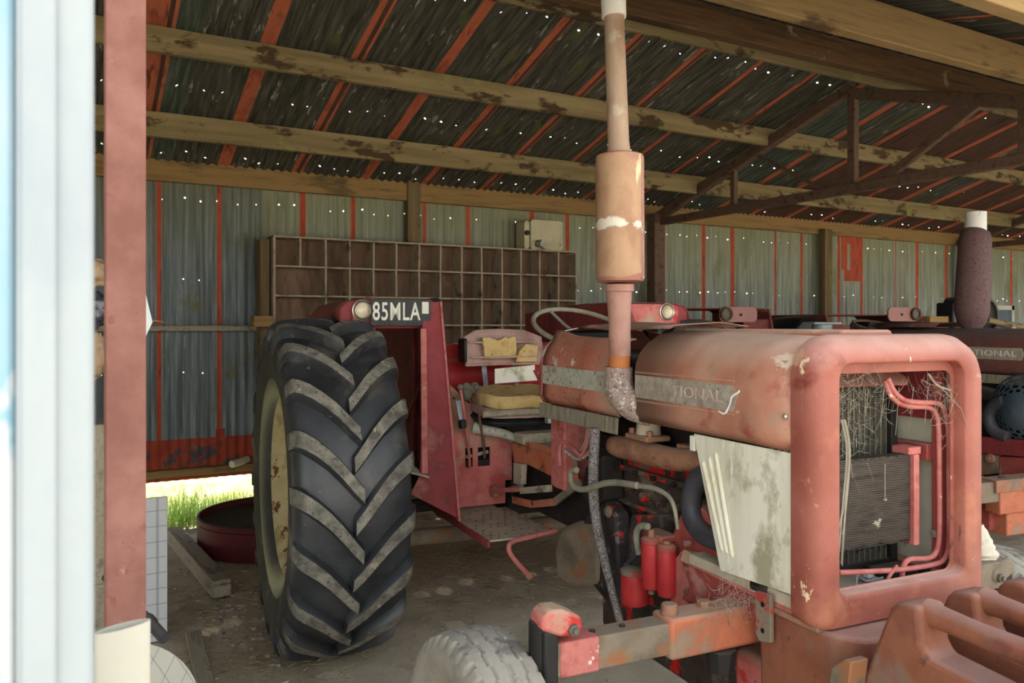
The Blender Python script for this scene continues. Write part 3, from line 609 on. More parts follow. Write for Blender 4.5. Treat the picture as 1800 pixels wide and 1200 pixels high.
# badge strip and lettering on the bonnet
za, zb_ = 1.352, 1.432
def strip(nm, y0, y1, point, m, parent, xs=-.3165):
    b = MB(); pts = [(y0, za), (y0-(.022 if point else 0), (za+zb_)/2+.01), (y0, zb_), (y1, zb_+.002), (y1, za)]
    b.prism(pts, 'x', xs-.0015, xs-.004); return b.build(nm, m, parent)
bd = strip('badge_strip', .352, .895, True, 'badge', bon)
b = MB()
for z in (zb_+.012, za-.012): b.bar((-.318, .345, z), (-.318, .895, z), .006, .008)
b.build('pressed_bead', 'hood', bon, bevel=.002)
Mt = Matrix.Translation((-.3215, .533, (za+zb_)/2)) @ Matrix(((0,0,-1,0),(-1,0,0,0),(0,1,0,0),(0,0,0,1)))
text('lettering', 'TIONAL', .052, 'letter', bd, Mt, .0015, 1.32)
b = MB(); b.ball(T(1381, 732, x=-.322), .009, 12); b.build('chrome_bolt', 'chrome', bon)
b = MB(); b.tube([T(px, py, x=-.3195) for px, py in ((1263, 722), (1272, 727), (1278, 722), (1284, 708), (1287, 697), (1297, 690), (1300, 686))], [.002, .004, .0035, .003, .004, .004, .002], 8, sm=4); b.build('paint_run', 'white', bon)
# rear cover over the tank
b = MB(); zz = [(1.03, 1.562, .0), (1.3, 1.562, .002), (1.5, 1.568, .004), (1.6, 1.585, 0), (1.66, 1.594, .004)]
def half(y, zt, s_): 
    L = [(-.298, 1.262), (-.32, 1.297), (-.316, 1.334), (-.316, 1.44), (-.312, 1.475), (-.296, 1.513), (-.268, min(1.546, zt-.008)), (-.25, zt-.003), (-.225+(1.6-min(zt, 1.6))*0, zt)]
    return [(x*s_, y, z) for x, z in L]
b.loft([half(y, zt, -1) for y, zt, q_ in zz], closed=False, caps=False); b.build('tank_cover', 'tankred', tr, solid=.006, ang=50)
b = MB(); b.loft([half(y, zt, 1) for y, zt, q_ in zz], closed=False, caps=False)
cov = b.build('tank_cover', 'tankred', tr, solid=.006, ang=50)
# rounded rear corner of the cover
b = MB()
def full(y, k, dz=0): return [(x*k, y, 1.262+(z-1.262)*(1-dz)) for x, _, z in hsec(y, 1.612)]
b.loft([full(1.655, 1.0), full(1.69, .99, .01), full(1.72, .96, .03), full(1.742, .90, .08), full(1.75, .8, .16)], closed=False, caps=False)
b.add([p for p in full(1.75, .8, .16)]+[(0, 1.752, 1.4)], [(i, i+1, 19) for i in range(18)])
b.build('rear_end_cap', 'tankworn', cov, solid=.005, ang=60)
b = MB(); b.loft([[(x, y, z+.004*sin(y*9+x*4)) for x, z in ((-.14, 1.600), (-.12, 1.612), (.1, 1.626), (.24, 1.612))] for y in (.93, 1.1, 1.25, 1.4, 1.55, 1.66)], closed=False, caps=False)
b.build('loose_top_sheet', 'rust', tr, solid=.004)
b = MB(); b.loft([[(x, y, z) for x, z in ((-.25, 1.3), (-.25, 1.5), (.25, 1.5), (.25, 1.3))] for y in (.98, 1.64)]); b.build('fuel_tank', 'black', tr, bevel=.03)
strip('badge_strip', 1.055, 1.655, False, 'badgelight', cov, -.318)
b = MB(); b.loft([[(-.327, y, 1.262), (-.33, y, 1.2), (-.322, y, 1.196), (-.318, y, 1.262)] for y in (1.01, 1.68)]); b.build('lower_strip', 'weathered', tr, bevel=.002)
b = MB(); b.ball(T(947, 657, x=-.322), .009, 10); b.build('rivet', 'rust', cov)
# muffler and stack
exx = -.33; ey = 1.062
def X_(px, py): return T(px, py, x=exx)
ex = empty('exhaust', (0, 0, 0)); ex.parent = tr
b = MB(); p0 = X_(1089, 672); p1 = X_(1090, 500)
b.tube([X_(1088, 505), X_(1089, 560), X_(1089, 625)], [.050, .042, .042], 28); b.tube([X_(1089, 500), X_(1089, 512)], .055, 28); b.build('lower_pipe', 'pipepink', ex)
b = MB(); b.cyl(X_(1089, 618), X_(1089, 650), .0405, 28); b.build('pipe_band', 'orangeband', ex)
b = MB(); e0 = X_(1088, 645); b.tube([e0, e0+Vector((0, 0, -.05)), e0+Vector((.0, -.02, -.10)), e0+Vector((.03, -.055, -.145)), e0+Vector((.09, -.09, -.17))], [.052, .054, .057, .055, .05], 28, sm=4); b.build('elbow', 'pipegrey', ex)
b = MB(); a = X_(1090, 497); c_ = X_(1089, 272); ax = (c_-a).normalized(); mr_ = .0915
b.tube([a, a+ax*.006, a+ax*.03, c_-ax*.03, c_-ax*.006, c_], [mr_*.8, mr_*.97, mr_, mr_, mr_*.97, mr_*.8], 40); b.build('muffler', 'muffler', ex, ang=50)
b = MB(); u = Vector((.60, -.80, 0)).normalized()
for k in range(34):
    q = a+ax*(.02+k*(c_-a).length*.93/34)+u*mr_*.99; b.bar(q-ax*.004, q+ax*.004, .022, .007, up=u)
b.bar(a+ax*.012+u*mr_*.99, c_-ax*.012+u*mr_*.99, .026, .004, up=u); b.build('seam_strip', 'pipepink', ex, bevel=.001)
b = MB(); t0 = X_(1088, 273); t1 = X_(1079, 22); b.tube([t0, t0+(t1-t0)*.1, t1], [.045, .0405, .0385], 30); b.build('stack_pipe', 'pipetan', ex)
b = MB(); t2 = t1+(t1-t0).normalized()*.22; b.tube([t1-(t1-t0).normalized()*.02, t2], [.047, .05], 30); b.build('stack_cap', 'white', ex)

# radiator cowl: a ring of rounded rectangles from the bonnet seam round the front edge into the opening
def rr(hw, z0, z1, rt, rb, y, k=8, cx=0, tl=0):
    pts = []
    for x, z, a0, r_ in ((cx+hw-rb, z0+rb, -PI/2, rb), (cx+hw-rt, z1-rt, 0, rt), (cx-hw+rt, z1-rt, PI/2, rt), (cx-hw+rb, z0+rb, PI, rb)):
        pts += [(x+r_*cos(a0+PI/2*i/k), y, z+r_*sin(a0+PI/2*i/k)) for i in range(k+1)]
    return pts
b = MB()
b.loft([rr(.326, .80, 1.588, .11, .03, .106, cx=.004), rr(.334, .795, 1.592, .11, .03, .07, cx=.008), rr(.336, .792, 1.586, .11, .03, .045, cx=.01), rr(.33, .792, 1.565, .10, .03, .018, cx=.012), rr(.314, .797, 1.545, .095, .03, .003, cx=.014), rr(.28, .825, 1.526, .075, .03, -.003, cx=.008),
        rr(.254, .868, 1.517, .05, .03, -.003), rr(.249, .882, 1.512, .046, .028, .002), rr(.248, .884, 1.511, .045, .028, .034), rr(.238, .888, 1.483, .03, .025, .037), rr(.238, .888, 1.483, .03, .025, .042), rr(.30, .86, 1.53, .06, .03, .046), rr(.312, .82, 1.57, .09, .03, .106)], loop=True)
nose = b.build('radiator_cowl', 'nose', tr, ang=45)
# ---- inside the cowl
b = MB(); b.box(-.285, .225, .235, .30, .83, 1.49); rad = b.build('radiator_core', 'radiator', tr, bevel=.003)
b = MB()
for k in range(21): x = -.28+k*.0235; b.box(x, x+.006, .229, .236, .86, 1.5)
for k in range(107):
    z = .862+k*.006; b.box(-.285, .20, .2325, .236, z, z+.0022)
b.build('tubes_and_fins', 'fins', rad)
b = MB(); b.box(.2, .228, .215, .30, .83, 1.5); b.box(-.3, .228, .22, .30, .82, .875); b.build('side_frame', 'black', rad, bevel=.002)
b = MB(); b.box(-.2, .142, .10, .135, .965, 1.228); oc = b.build('oil_cooler', 'coolerfins', tr, bevel=.002)
b = MB()
for k in range(38): z = .968+k*.0068; b.box(-.2, .14, .0965, .1, z, z+.003)
b.build('cooling_fins', 'coolerfins', oc)
b = MB(); r = random.Random(2)
for k in range(260):
    x = r.uniform(-.2, .14); z = r.choice([1.226, .966])+r.gauss(0, .006); b.ball((x, .096, z), r.uniform(.002, .006), 5, (1, .5, 1.4))
b.build('dust_fluff', 'cobweb', oc)['kind'] = 'stuff'
b = MB(); b.box(.142, .165, .085, .15, .955, 1.228); b.box(.125, .178, .09, .15, 1.228, 1.25); b.build('cooler_bracket', 'pipered', tr, bevel=.002)
b = MB(); b.box(.285, .30, .082, 1.0, .82, 1.53); b.build('inner_side_panel', 'creamgrey', tr)
b = MB(); b.box(.262, .284, .085, .60, 1.325, 1.53); b.build('inner_shroud', 'maroon', tr, bevel=.003)
b = MB(); b.box(.23, .284, .11, .6, 1.20, 1.25); b.box(.255, .284, .084, .115, .83, 1.5); b.box(.23, .284, .084, .6, .82, .87); b.build('inner_brace', 'red', tr, bevel=.003)
b = MB(); u = [T(1503, 677, y=.10), T(1606, 679, y=.12), T(1612, 664, y=.12), T(1560, 655, y=.16)]
b.plate([(-.16, .09, 1.44), (.13, .10, 1.437), (.16, .13, 1.455), (.16, .22, 1.50), (-.1, .22, 1.50)], .004); b.build('top_baffle', 'red', tr)
b = MB(); b.box(-.22, .22, .10, .23, 1.51, 1.53); b.build('inner_top', 'red', tr)
def pth(pts, y): return [T(px, py, y=y) for px, py in pts]
b = MB(); b.tube(pth([(1556, 668), (1563, 690), (1578, 707), (1600, 714), (1632, 716), (1645, 728), (1650, 760), (1651, 850), (1651, 940), (1644, 972), (1628, 981), (1598, 983), (1587, 1000), (1586, 1035)], .075), .0078, 12, sm=5); b.build('oil_pipe', 'pipered', tr)
b = MB(); b.tube(pth([(1560, 664), (1572, 688), (1590, 703), (1615, 707), (1648, 709), (1662, 724), (1667, 760), (1668, 850), (1668, 950), (1660, 982), (1640, 992), (1590, 1000), (1530, 1004), (1474, 1006)], .068), .0078, 12, sm=5); b.build('oil_pipe', 'pipered', tr)
b = MB(); b.tube(pth([(1577, 994), (1570, 1003), (1562, 1015), (1553, 1036)], .06), .005, 8, sm=3); b.build('bent_rod', 'pipered', tr)
b = MB(); b.box(-.3, .3, .09, .6, .815, .85); b.build('cowl_floor', 'dustmetal', tr, bevel=.003)
b = MB(); b.box(.07, .20, .12, .2, .85, .872); b.box(.21, .24, .1, .13, .85, .88); b.build('battery_clamp', 'black', tr, bevel=.004)
b = MB(); b.ball((.0, .13, .87), .02, 8); b.tube([(-.08, .1, .86), (-.05, .12, .885), (-.02, .12, .86), (.03, .1, .87)], .003, 6, sm=3); b.build('wire_scrap', 'aluminium', tr)
for p_ in ((.232, .09, .98), (.232, .09, 1.365)):
    b = MB(); b.cyl(p_, (p_[0]+.03, p_[1]+.005, p_[2]), .012, 8); b.cyl((p_[0]-.006, p_[1], p_[2]), (p_[0]+.05, p_[1]+.005, p_[2]), .005, 8); b.build('bolt', 'knobgrey', tr)
# cobwebs
b = MB(); r = random.Random(11)
def web(cx, cz, rx, rz, n, y=.03, rad=.0006, hang=.06):
    for k in range(n):
        p = Vector((cx+r.gauss(0, rx), y+r.uniform(-.02, .06), cz+r.gauss(0, rz))); d = Vector((r.gauss(0, .03), r.gauss(0, .015), r.gauss(0, .03)))
        q = p+d; b.tube([p, (p+q)/2+Vector((0, 0, -abs(r.gauss(0, .006)))), q], rad*r.uniform(.6, 1.5), 3)
web(-.12, 1.42, .09, .045, 150, rad=.0004); web(-.17, 1.33, .05, .08, 110, rad=.0004); web(.2, 1.42, .02, .03, 60, rad=.0004); web(.215, 1.36, .01, .04, 30, rad=.0004)
for k in range(9):
    x = -.235+r.uniform(0, .02); b.tube([(x, .01, 1.36), (x+.03, .02, 1.27), (x+.015, .02, 1.12), (x, .02, r.uniform(.95, 1.08))], .0012, 4, sm=4)
b.tube([(.12, .02, 1.475), (.17, .03, 1.44), (.215, .02, 1.425)], .0025, 5, sm=3); b.tube([(.13, .0, 1.45), (.235, .0, 1.37), (.26, -.004, 1.3)], .001, 4)
for k in range(5): b.tube([(-.12+.06*k, .02, 1.44), (-.11+.06*k, .04, 1.36-.03*(k % 3))], .0008, 4)
b.tube([(.02, .085, 1.21), (.02, .085, 1.11)], .0015, 4); b.ball((.02, .085, 1.105), .006, 6)
web(-.36, .79, .05, .03, 160, y=.28, rad=.0004)
b.build('cobweb', 'cobweb', tr, flip=False)['kind'] = 'stuff'

# cream side panel with pressed ribs
S = lambda px, py, d=0: T(px, py, x=-.312-d)
c4 = [S(1219, 762), S(1266, 1003), S(1393, 1046), S(1391, 797)]
b = MB(); b.prism([(v_.y, v_.z) for v_ in c4], 'x', -.312, -.304); sp = b.build('side_panel', 'cream', tr, bevel=.002)
b = MB()
for k in range(3):
    a, c_ = S(1236+11*k, 808-7*k), S(1272+8*k, 972+4*k); b.tube([a, a.lerp(c_, .03), a.lerp(c_, .97), c_], [.001, .008, .008, .001], 10)
b.build('pressed_rib', 'cream', sp)
b = MB(); hy = T(1216, 775, x=-.312).y; b.box(-.312, -.30, hy-.012, hy+.012, 1.20, 1.25); b.build('hinge', 'cream', sp, bevel=.002)
# frame rail and bolster under the cowl
def prX(nm, pts, x0, x1, m, bev=.004, px=None, parent=tr, ref=None):
    ref = x0 if ref is None else ref
    b = MB(); b.prism([(q.y, q.z) for q in (T(a, c, x=ref) for a, c in pts)], 'x', x0, x1); return b.build(nm, m, parent, bevel=bev)
prX('frame_rail', [(1194, 975), (1212, 1032), (1196, 1052), (1250, 1075), (1340, 1095), (1392, 1100), (1392, 1065), (1340, 1043), (1200, 968)], -.28, -.20, 'red', .006)
prX('rail_lip', [(1194, 985), (1340, 1057), (1392, 1082), (1392, 1070), (1340, 1043), (1200, 966)], -.295, -.28, 'pinkred', .004)
prX('rail_end_plate', [(1178, 990), (1178, 1088), (1240, 1095), (1200, 1050), (1212, 1032), (1198, 968)], -.27, -.19, 'pipered', .004)
prX('timing_bracket', [(1178, 1002), (1176, 955), (1195, 905), (1215, 878), (1240, 900), (1262, 965), (1262, 1010), (1200, 985)], -.24, -.12, 'red', .006)
for px, py in ((1204, 955), (1204, 1000), (1204, 1040)):
    b = MB(); p = T(px, py, x=-.285); b.cyl(p, p+Vector((.02, 0, 0)), .011, 6); b.build('bolt', 'rust', tr)
prX('strap_plate', [(1327, 1038), (1327, 1112), (1334, 1127), (1354, 1130), (1354, 1046)], -.325, -.31, 'greycast', .003)
for py in (1062, 1108):
    b = MB(); p = T(1340, py, x=-.326); b.cyl(p, p+Vector((.01, 0, 0)), .008, 10); b.build('bolt', 'void', tr)  # near-black discs painted in as the strap's dark holes
b = MB()
def bol(z, k): return [(x*k, y, z) for x, y in ((-.30, .27), (-.31, .10), (-.30, -.02), (-.24, -.075), (-.12, -.10), (.12, -.10), (.24, -.075), (.30, -.02), (.31, .10), (.30, .27))]
b.loft([bol(.42, .92), bol(.5, .95), bol(.70, .97), bol(.765, .975), bol(.79, .965)]); b.build('front_bolster', 'castorange', tr, bevel=.012)
b = MB(); b.box(-.31, .31, .02, .3, .785, .80); b.build('bolster_plate', 'rust', tr, bevel=.004)
b = MB(); b.box(-.2, .2, .2, .5, .3, .56); b.build('axle_support', 'pinkred', tr, bevel=.03)

# front axle
b = MB(); b.box(-.95, .95, .34, .42, .648, .742); b.build('axle_beam', 'greycast', tr, bevel=.006)
for s in (-1, 1):
    b = MB(); b.box(min(s*.925, s*.8), max(s*.925, s*.8), .337, .423, .646, .744); b.build('axle_end', 'pipered' if s < 0 else 'greycast', tr, bevel=.006)
for s in (-1, 1):
    b = MB(); xa, xb = sorted((s*.565, s*.18)); b.box(xa, xb, .328, .432, .634, .755); b.build('axle_sleeve', 'orange', tr, bevel=.012)
    b = MB(); b.cyl((s*.535, .38, .75), (s*.535, .38, .785), .028, 14, r2=.024); b.build('clamp_boss', 'rust', tr, bevel=.004)
    b = MB(); b.cyl((s*.40, .39, .75), (s*.40, .39, .772), .022, 6); b.build('clamp_bolt', 'rust', tr, bevel=.002)
    b = MB(); b.cyl((s*.36, .36, .56), (s*.36, .36, .63), .04, 8, r2=.05); b.build('pivot_nut', 'black', tr, bevel=.004)
    for k in range(2):
        b = MB(); b.cyl((s*(.70+k*.1), .38, .74), (s*(.70+k*.1), .38, .748), .009, 8); b.build('bolt', 'black', tr)
    b = MB(); b.box(min(s*.975, s*.93), max(s*.975, s*.93), .335, .43, .60, .78 if s < 0 else .70); b.cyl((s*.955, .385, .36), (s*.955, .385, .80 if s < 0 else .72), .04, 18); b.build('kingpin', 'black', tr, bevel=.008)
    b = MB(); dz = 0 if s < 0 else -.09; b.prism([(s*x_, z_+dz) for x_, z_ in ((.985, .79), (.985, .82), (.96, .842), (.92, .838), (.862, .81), (.855, .775), (.88, .757), (.93, .765))], 'y', .33, .41); b.build('steering_arm', 'pinkred' if s < 0 else 'greycast', tr, bevel=.01)
    b = MB(); b.cyl((s*.89, .318, .78 if s < 0 else .69), (s*.89, .335, .78 if s < 0 else .69), .017, 6); b.cyl((s*.89, .308, .78 if s < 0 else .69), (s*.89, .335, .78 if s < 0 else .69), .009, 10); b.build('arm_bolt', 'knobgrey', tr, bevel=.002)
    b = MB(); b.cyl((s*.95, .385, .37), (s*1.12, .5, .37), .045, 14); b.build('stub_axle', 'rust', tr)
# wheels -----------------------------------------------------------
def front_wheel(cx, cy, rz):
    e = empty('front_wheel', (cx, cy, .372), rz); e.parent = tr
    b = MB(); N = 240; prof = []
    R_ = .37; W_ = .105
    xs = [-.060, -.085, -.100, -.106, -.104, -.096, -.088]; rs = [.215, .235, .265, .295, .325, .345, .357]
    tread = [(-.078+.156*k/26) for k in range(27)]
    gr = [-.045, 0, .045]
    def f(i, j):
        a = 2*PI*i/N; c, s_ = cos(a), sin(a)
        if j < 7: x, r_ = xs[j], rs[j]
        elif j >= 34: x, r_ = -xs[40-j], rs[40-j]
        else:
            x = tread[j-7]; r_ = R_-.010*(abs(x)/.078)**2.5; zig = .0035*(1 if (i//5) % 2 else -1)
            for g in gr:
                if abs(x-g-zig) < .0036: r_ -= .007
        if j in (5, 6, 34, 35) and (i % 6) < 2: r_ -= .009; x *= .97
        return (x, r_*c, r_*s_)
    b.grid(f, N, 41, True, False)
    b.build('tyre', 'tyregrey', e, ang=28)
    b = MB(); b.lathe([(.214, -.075), (.222, -.07), (.205, -.05), (.19, -.02), (.12, -.03), (.06, -.045), (.01, -.05), (.01, .0), (.19, .02), (.205, .05), (.222, .07), (.214, .075)], axis='x', n=48); b.build('rim', 'rimcream', e)
    b = MB(); b.lathe([(.05, -.09), (.055, -.05), (.055, .06), (.02, .07), (.01, -.095)], axis='x', n=24); b.build('hub', 'rust', e)
front_wheel(-1.09, .50, .06); front_wheel(1.09, .50, .0)
TY = MB(); N = 264; RT = .788
def rear_wheel(cx, cy, cz, mirror=1, me_src=None):
    e = empty('rear_wheel', (cx, cy, cz)); e.parent = tr
    return e
def tyre_mesh():
    b = MB(); prof = [(-.175, .415), (-.185, .43), (-.215, .47), (-.243, .53), (-.258, .60), (-.262, .655), (-.256, .70), (-.244, .735), (-.225, .758), (-.19, .772), (-.12, .781), (0, .785)]
    prof = prof+[(-x, r_) for x, r_ in prof[-2::-1]]
    n = 144; b.grid(lambda i, j: (prof[j][0], -prof[j][1]*cos(2*PI*i/n), prof[j][1]*sin(2*PI*i/n)), n, len(prof), True, False, m=0)
    NL = 20; pitch = 2*PI/NL
    for s in (-1, 1):
        for k in range(NL):
            a0 = k*pitch+(pitch/2 if s > 0 else 0)+.10
            #  x (outward), radius of lug face, radius of lug foot, angle rise, half width
            st = [(-.022, .788, .765, .0, .034), (-.018, .83, .775, .004, .040), (.02, .832, .775, .040, .043), (.07, .832, .775, .092, .045), (.12, .826, .77, .138, .046), (.17, .822, .765, .176, .047), (.21, .815, .75, .2, .048), (.236, .803, .735, .214, .049), (.252, .775, .715, .222, .048), (.262, .735, .68, .226, .046), (.266, .70, .665, .228, .042), (.262, .67, .655, .23, .036)]
            rings = []
            for x, rt, rb, da, hw in st:
                t = min(1, max(0, (x-.2)/.06)); q = []
                for u_, r_ in ((-hw-.015, rb), (-hw, rt-.006), (-hw+.007, rt), (hw-.007, rt), (hw, rt-.006), (hw+.015, rb)):
                    a = a0+da*1.5+u_*1.08; xx = s*(x if r_ > rb else x-.03*t)
                    q.append((xx, -r_*cos(a), r_*sin(a)))
                rings.append(q)
            k0 = len(b.f); b.loft(rings, True, True, m=0)
            nf = len(b.f)-k0
            for i in range(nf-2):
                if i % 6 == 2 and 0 < i//6 < 9: b.m[k0+i] = 1
    return b
e = empty('rear_wheel', (-1.162, 2.475, .822)); e.parent = tr
ty = tyre_mesh().build('tyre', ['rubber', 'rubberlug', 'rubberside'], e, ang=38)
for p in ty.data.polygons:
    if p.material_index == 0:
        c = p.center; r_ = math.hypot(c.y, c.z)
        if abs(c.x) > .236 and r_ < .70: p.material_index = 2
b = MB(); b.lathe([(.43, -.19), (.452, -.195), (.455, -.18), (.415, -.165), (.40, -.12), (.385, -.04), (.38, .05), (.40, .12), (.415, .165), (.455, .18), (.452, .195), (.43, .19), (.40, .17), (.36, .05), (.36, -.05), (.39, -.15)], axis='x', n=72, closed=True)
rim = b.build('rim', 'rimcream', e)
b = MB(); b.lathe([(.375, .03), (.30, .05), (.17, .01), (.14, -.01), (.01, -.01), (.01, .01), (.14, .01), (.17, .03), (.30, .07), (.375, .05)], axis='x', n=48); b.build('wheel_disc', 'rimcream', e)
b = MB(); b.cyl((-.06, 0, 0), (.2, 0, 0), .07, 20); b.build('hub', 'red', e, bevel=.004)
for k in range(8):
    b = MB(); a = 2*PI*k/8; b.cyl((-.03, .12*cos(a), .12*sin(a)), (.02, .12*cos(a), .12*sin(a)), .012, 6); b.build('wheel_nut', 'rust', e)
def copy_child(o, parent):
    c = o.copy(); COL.objects.link(c); c.parent = parent
    for ch in list(o.children): copy_child(ch, c)
    return c
e_rear = e
e2 = copy_child(e, tr); e2.location = (1.162, 2.475, .822); e2.rotation_euler = (0, 0, 0)

b = MB(); p = Vector((.93, .42, .70))
def bootf(i, j):
    a = 2*PI*j/28; t_ = i/14; r_ = (.075-.045*t_)*(1+.18*noise.noise((cos(a)*2.4, sin(a)*2.4, t_*6))+.07*sin(t_*40)); return (p.x-.05*t_+r_*cos(a), p.y+r_*sin(a), p.z+.17*t_)
b.grid(bootf, 15, 28, False, True); b.build('cracked_boot', 'whitecracked', tr, ang=60)

# ---- engine
b = MB(); b.box(-.15, .15, .62, 1.55, .50, 1.10); b.build('engine_block', 'engine', tr, bevel=.02)
b = MB(); b.box(-.17, .17, .60, 1.52, 1.08, 1.14); b.box(-.12, .12, .62, 1.50, 1.14, 1.24); b.build('cylinder_head', 'enginedark', tr, bevel=.015)
b = MB(); b.box(-.19, .19, .62, 1.5, .885, .90); b.box(-.185, .19, .62, 1.5, 1.02, 1.04); b.build('block_flange', 'engine', tr, bevel=.004)
b = MB(); b.box(-.14, .14, .65, 1.45, .28, .50); b.build('oil_pan', 'engine', tr, bevel=.03)
for k in range(7):
    b = MB(); y = .72+k*.11; b.cyl((-.19, y, .96-.02*(k % 2)), (-.15, y, .96-.02*(k % 2)), .02, 10); b.build('core_plug', 'engine', tr, bevel=.003)
for k in range(6):
    b = MB(); y = .7+k*.13; b.cyl((-.205, y, 1.03), (-.185, y, 1.03), .011, 6); b.build('bolt', 'enginedark', tr)
prX('starter_housing', [(1108, 905), (1160, 905), (1170, 1000), (1150, 1040), (1110, 1035), (1098, 980)], -.22, -.14, 'engine', .01)
# clutch housing and flange
def pY(pts, x): return [(q.y, q.z) for q in (T(a, c, x=x) for a, c in pts)]
b = MB(); cp = pY([(972, 960), (984, 926), (1010, 916), (1042, 918), (1054, 960), (1052, 1030), (1000, 1036), (976, 1020)], -.28)
b.prism(cp, 'x', -.28, .28); b.build('clutch_housing', 'greycast', tr, bevel=.03)
b = MB(); b.prism(pY([(1012, 945), (1030, 905), (1062, 880), (1082, 905), (1086, 1000), (1088, 1070), (1060, 1052), (1022, 1005)], -.27), 'x', -.27, -.20); b.build('engine_flange', 'blackred', tr, bevel=.012)
for px, py in ((1030, 956), (1040, 1011), (1064, 900)):
    b = MB(); p = T(px, py, x=-.285); b.cyl(p, p+Vector((.02, 0, 0)), .017, 6); b.cyl(p+Vector((.008, 0, 0)), p+Vector((.02, 0, 0)), .024, 12); b.build('flange_bolt', 'greycast', tr, bevel=.002)
b = MB(); b.box(-.10, .16, 1.5, 2.6, .62, .98); b.build('transmission_case', 'enginedark', tr, bevel=.04)
b = MB(); b.box(-.13, .28, 2.45, 2.8, .55, 1.0); b.cyl((-1.0, 2.475, .822), (1.0, 2.475, .822), .075, 20); b.build('rear_axle_housing', 'enginedark', tr, bevel=.03)
# exhaust manifold and riser
m3 = lambda px, py, x=-.22: T(px, py, x=x)
b = MB(); b.tube([m3(1078, 782), m3(1092, 785), m3(1125, 792), m3(1165, 803), m3(1200, 808), m3(1235, 806), m3(1262, 800)], [.038, .046, .046, .044, .042, .042, .04], 20, sm=4); b.box(-.22, -.1, .68, .78, 1.10, 1.19); mani = b.build('exhaust_manifold', 'rust', tr, bevel=.004)
b = MB(); a = m3(1140, 770); b.cyl(a, a+Vector((0, 0, .09)), .05, 18, r2=.042); b.build('riser', 'dustmetal', mani)
b = MB(); b.box(a.x-.06, a.x+.05, a.y-.075, a.y+.075, a.z-.005, a.z+.016); b.build('riser_flange', 'rust', mani, bevel=.006)
for dy in (-.06, .06):
    b = MB(); b.cyl(a+Vector((-.035, dy, .01)), a+Vector((-.035, dy, .035)), .012, 6); b.build('flange_nut', 'rust', mani)
# fuel filters
def filt(px, pt, pb, r_, m, x=-.27, top='black', lab=None):
    e = empty('fuel_filter'); e.parent = tr
    a, c_ = T(px, pt, x=x), T(px, pb, x=x)
    b = MB(); b.tube([c_, c_+Vector((0, 0, .006)), c_+Vector((0, 0, .02)), a+Vector((0, 0, -.012)), a], [r_*.7, r_*.94, r_, r_, r_*.9], 28); b.build('canister', m, e, ang=40)
    b = MB(); b.tube([a+Vector((0, 0, -.004)), a+Vector((0, 0, .012)), a+Vector((0, 0, .02))], [r_*1.03, r_*1.02, r_*.7], 28); b.build('cap', top, e, bevel=.002)
    return a, c_
a, c_ = filt(1116, 1006, 1062, .053, 'redbright', -.30, 'greycast')
a, c_ = filt(1145, 952, 1034, .0365, 'redbright', -.31, 'red'); b = MB(); b.cyl(a+Vector((0, 0, .015)), a+Vector((0, 0, .045)), .013, 12, r2=.011); b.build('filter_bolt', 'rust', tr, bevel=.002); b = MB(); b.cyl(c_-Vector((0, 0, .02)), c_, .012, 8); b.build('drain_nut', 'greycast', tr, bevel=.002)
a, c_ = filt(1172, 965, 1048, .034, 'redbright', -.29, 'red'); b = MB(); b.cyl(a+Vector((0, 0, .01)), a+Vector((0, 0, .03)), .012, 10); b.build('filter_bolt', 'rust', tr, bevel=.002)
b = MB(); a = T(1150, 940, x=-.27); b.box(a.x-.03, a.x+.05, a.y-.085, a.y+.045, a.z-.012, a.z+.014); b.build('filter_head', 'red', tr, bevel=.008)
q = lambda pts, x, r_, m, nm, n=10, sm=5, par=None: MB().tube([T(px, py, x=x) for px, py in pts], r_, n, sm=sm).build(nm, m, par or tr)
q([(1104, 998), (1108, 985), (1116, 978), (1120, 965)], -.30, .012, 'hose', 'fuel_hose')
q([(1139, 925), (1128, 924), (1120, 932), (1119, 950), (1124, 975)], -.33, .012, 'hosegrey', 'fuel_hose')
# hoses and pipes
q([(1046, 752), (1044, 800), (1043, 860), (1048, 915), (1058, 965), (1074, 1030), (1091, 1098)], -.335, [.021, .021, .021, .02, .019, .016, .015], 'hosespeck', 'drain_hose', 16)
q([(1014, 826), (1005, 828), (1004, 845), (1014, 858), (1032, 859), (1060, 850), (1085, 848), (1120, 853)], -.36, .0125, 'hosegrey', 'rubber_hose', 12)
q([(1118, 853), (1150, 858), (1175, 872), (1186, 895), (1191, 930)], -.35, [.0095, .009, .008, .007, .006], 'hosegrey', 'fuel_pipe', 10)
q([(985, 818), (984, 795), (988, 778), (1000, 780), (1016, 797), (1022, 800), (1032, 780), (1038, 745)], -.31, .0085, 'pipered', 'steel_pipe', 8)
q([(992, 790), (1012, 805), (1026, 803), (1040, 786), (1040, 750)], -.30, .0085, 'pipegrey', 'steel_pipe', 8)
q([(1018, 795), (1030, 775), (1032, 745)], -.29, .007, 'hosegrey', 'steel_pipe', 8)
q([(1275, 832), (1245, 832), (1224, 848), (1215, 880), (1220, 915), (1240, 940), (1275, 952)], -.255, .036, 'hose', 'radiator_hose', 20)
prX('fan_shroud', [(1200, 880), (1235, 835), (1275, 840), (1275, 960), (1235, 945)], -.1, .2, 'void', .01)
b = MB(); b.lathe([(.2, -.01), (.2, .01)], (0, .36, 1.12), 'y', 36); b.build('fan', 'black', tr)
prX('valve_body', [(1028, 820), (1058, 800), (1062, 880), (1040, 895), (1020, 870)], -.26, -.16, 'enginedark', .01)
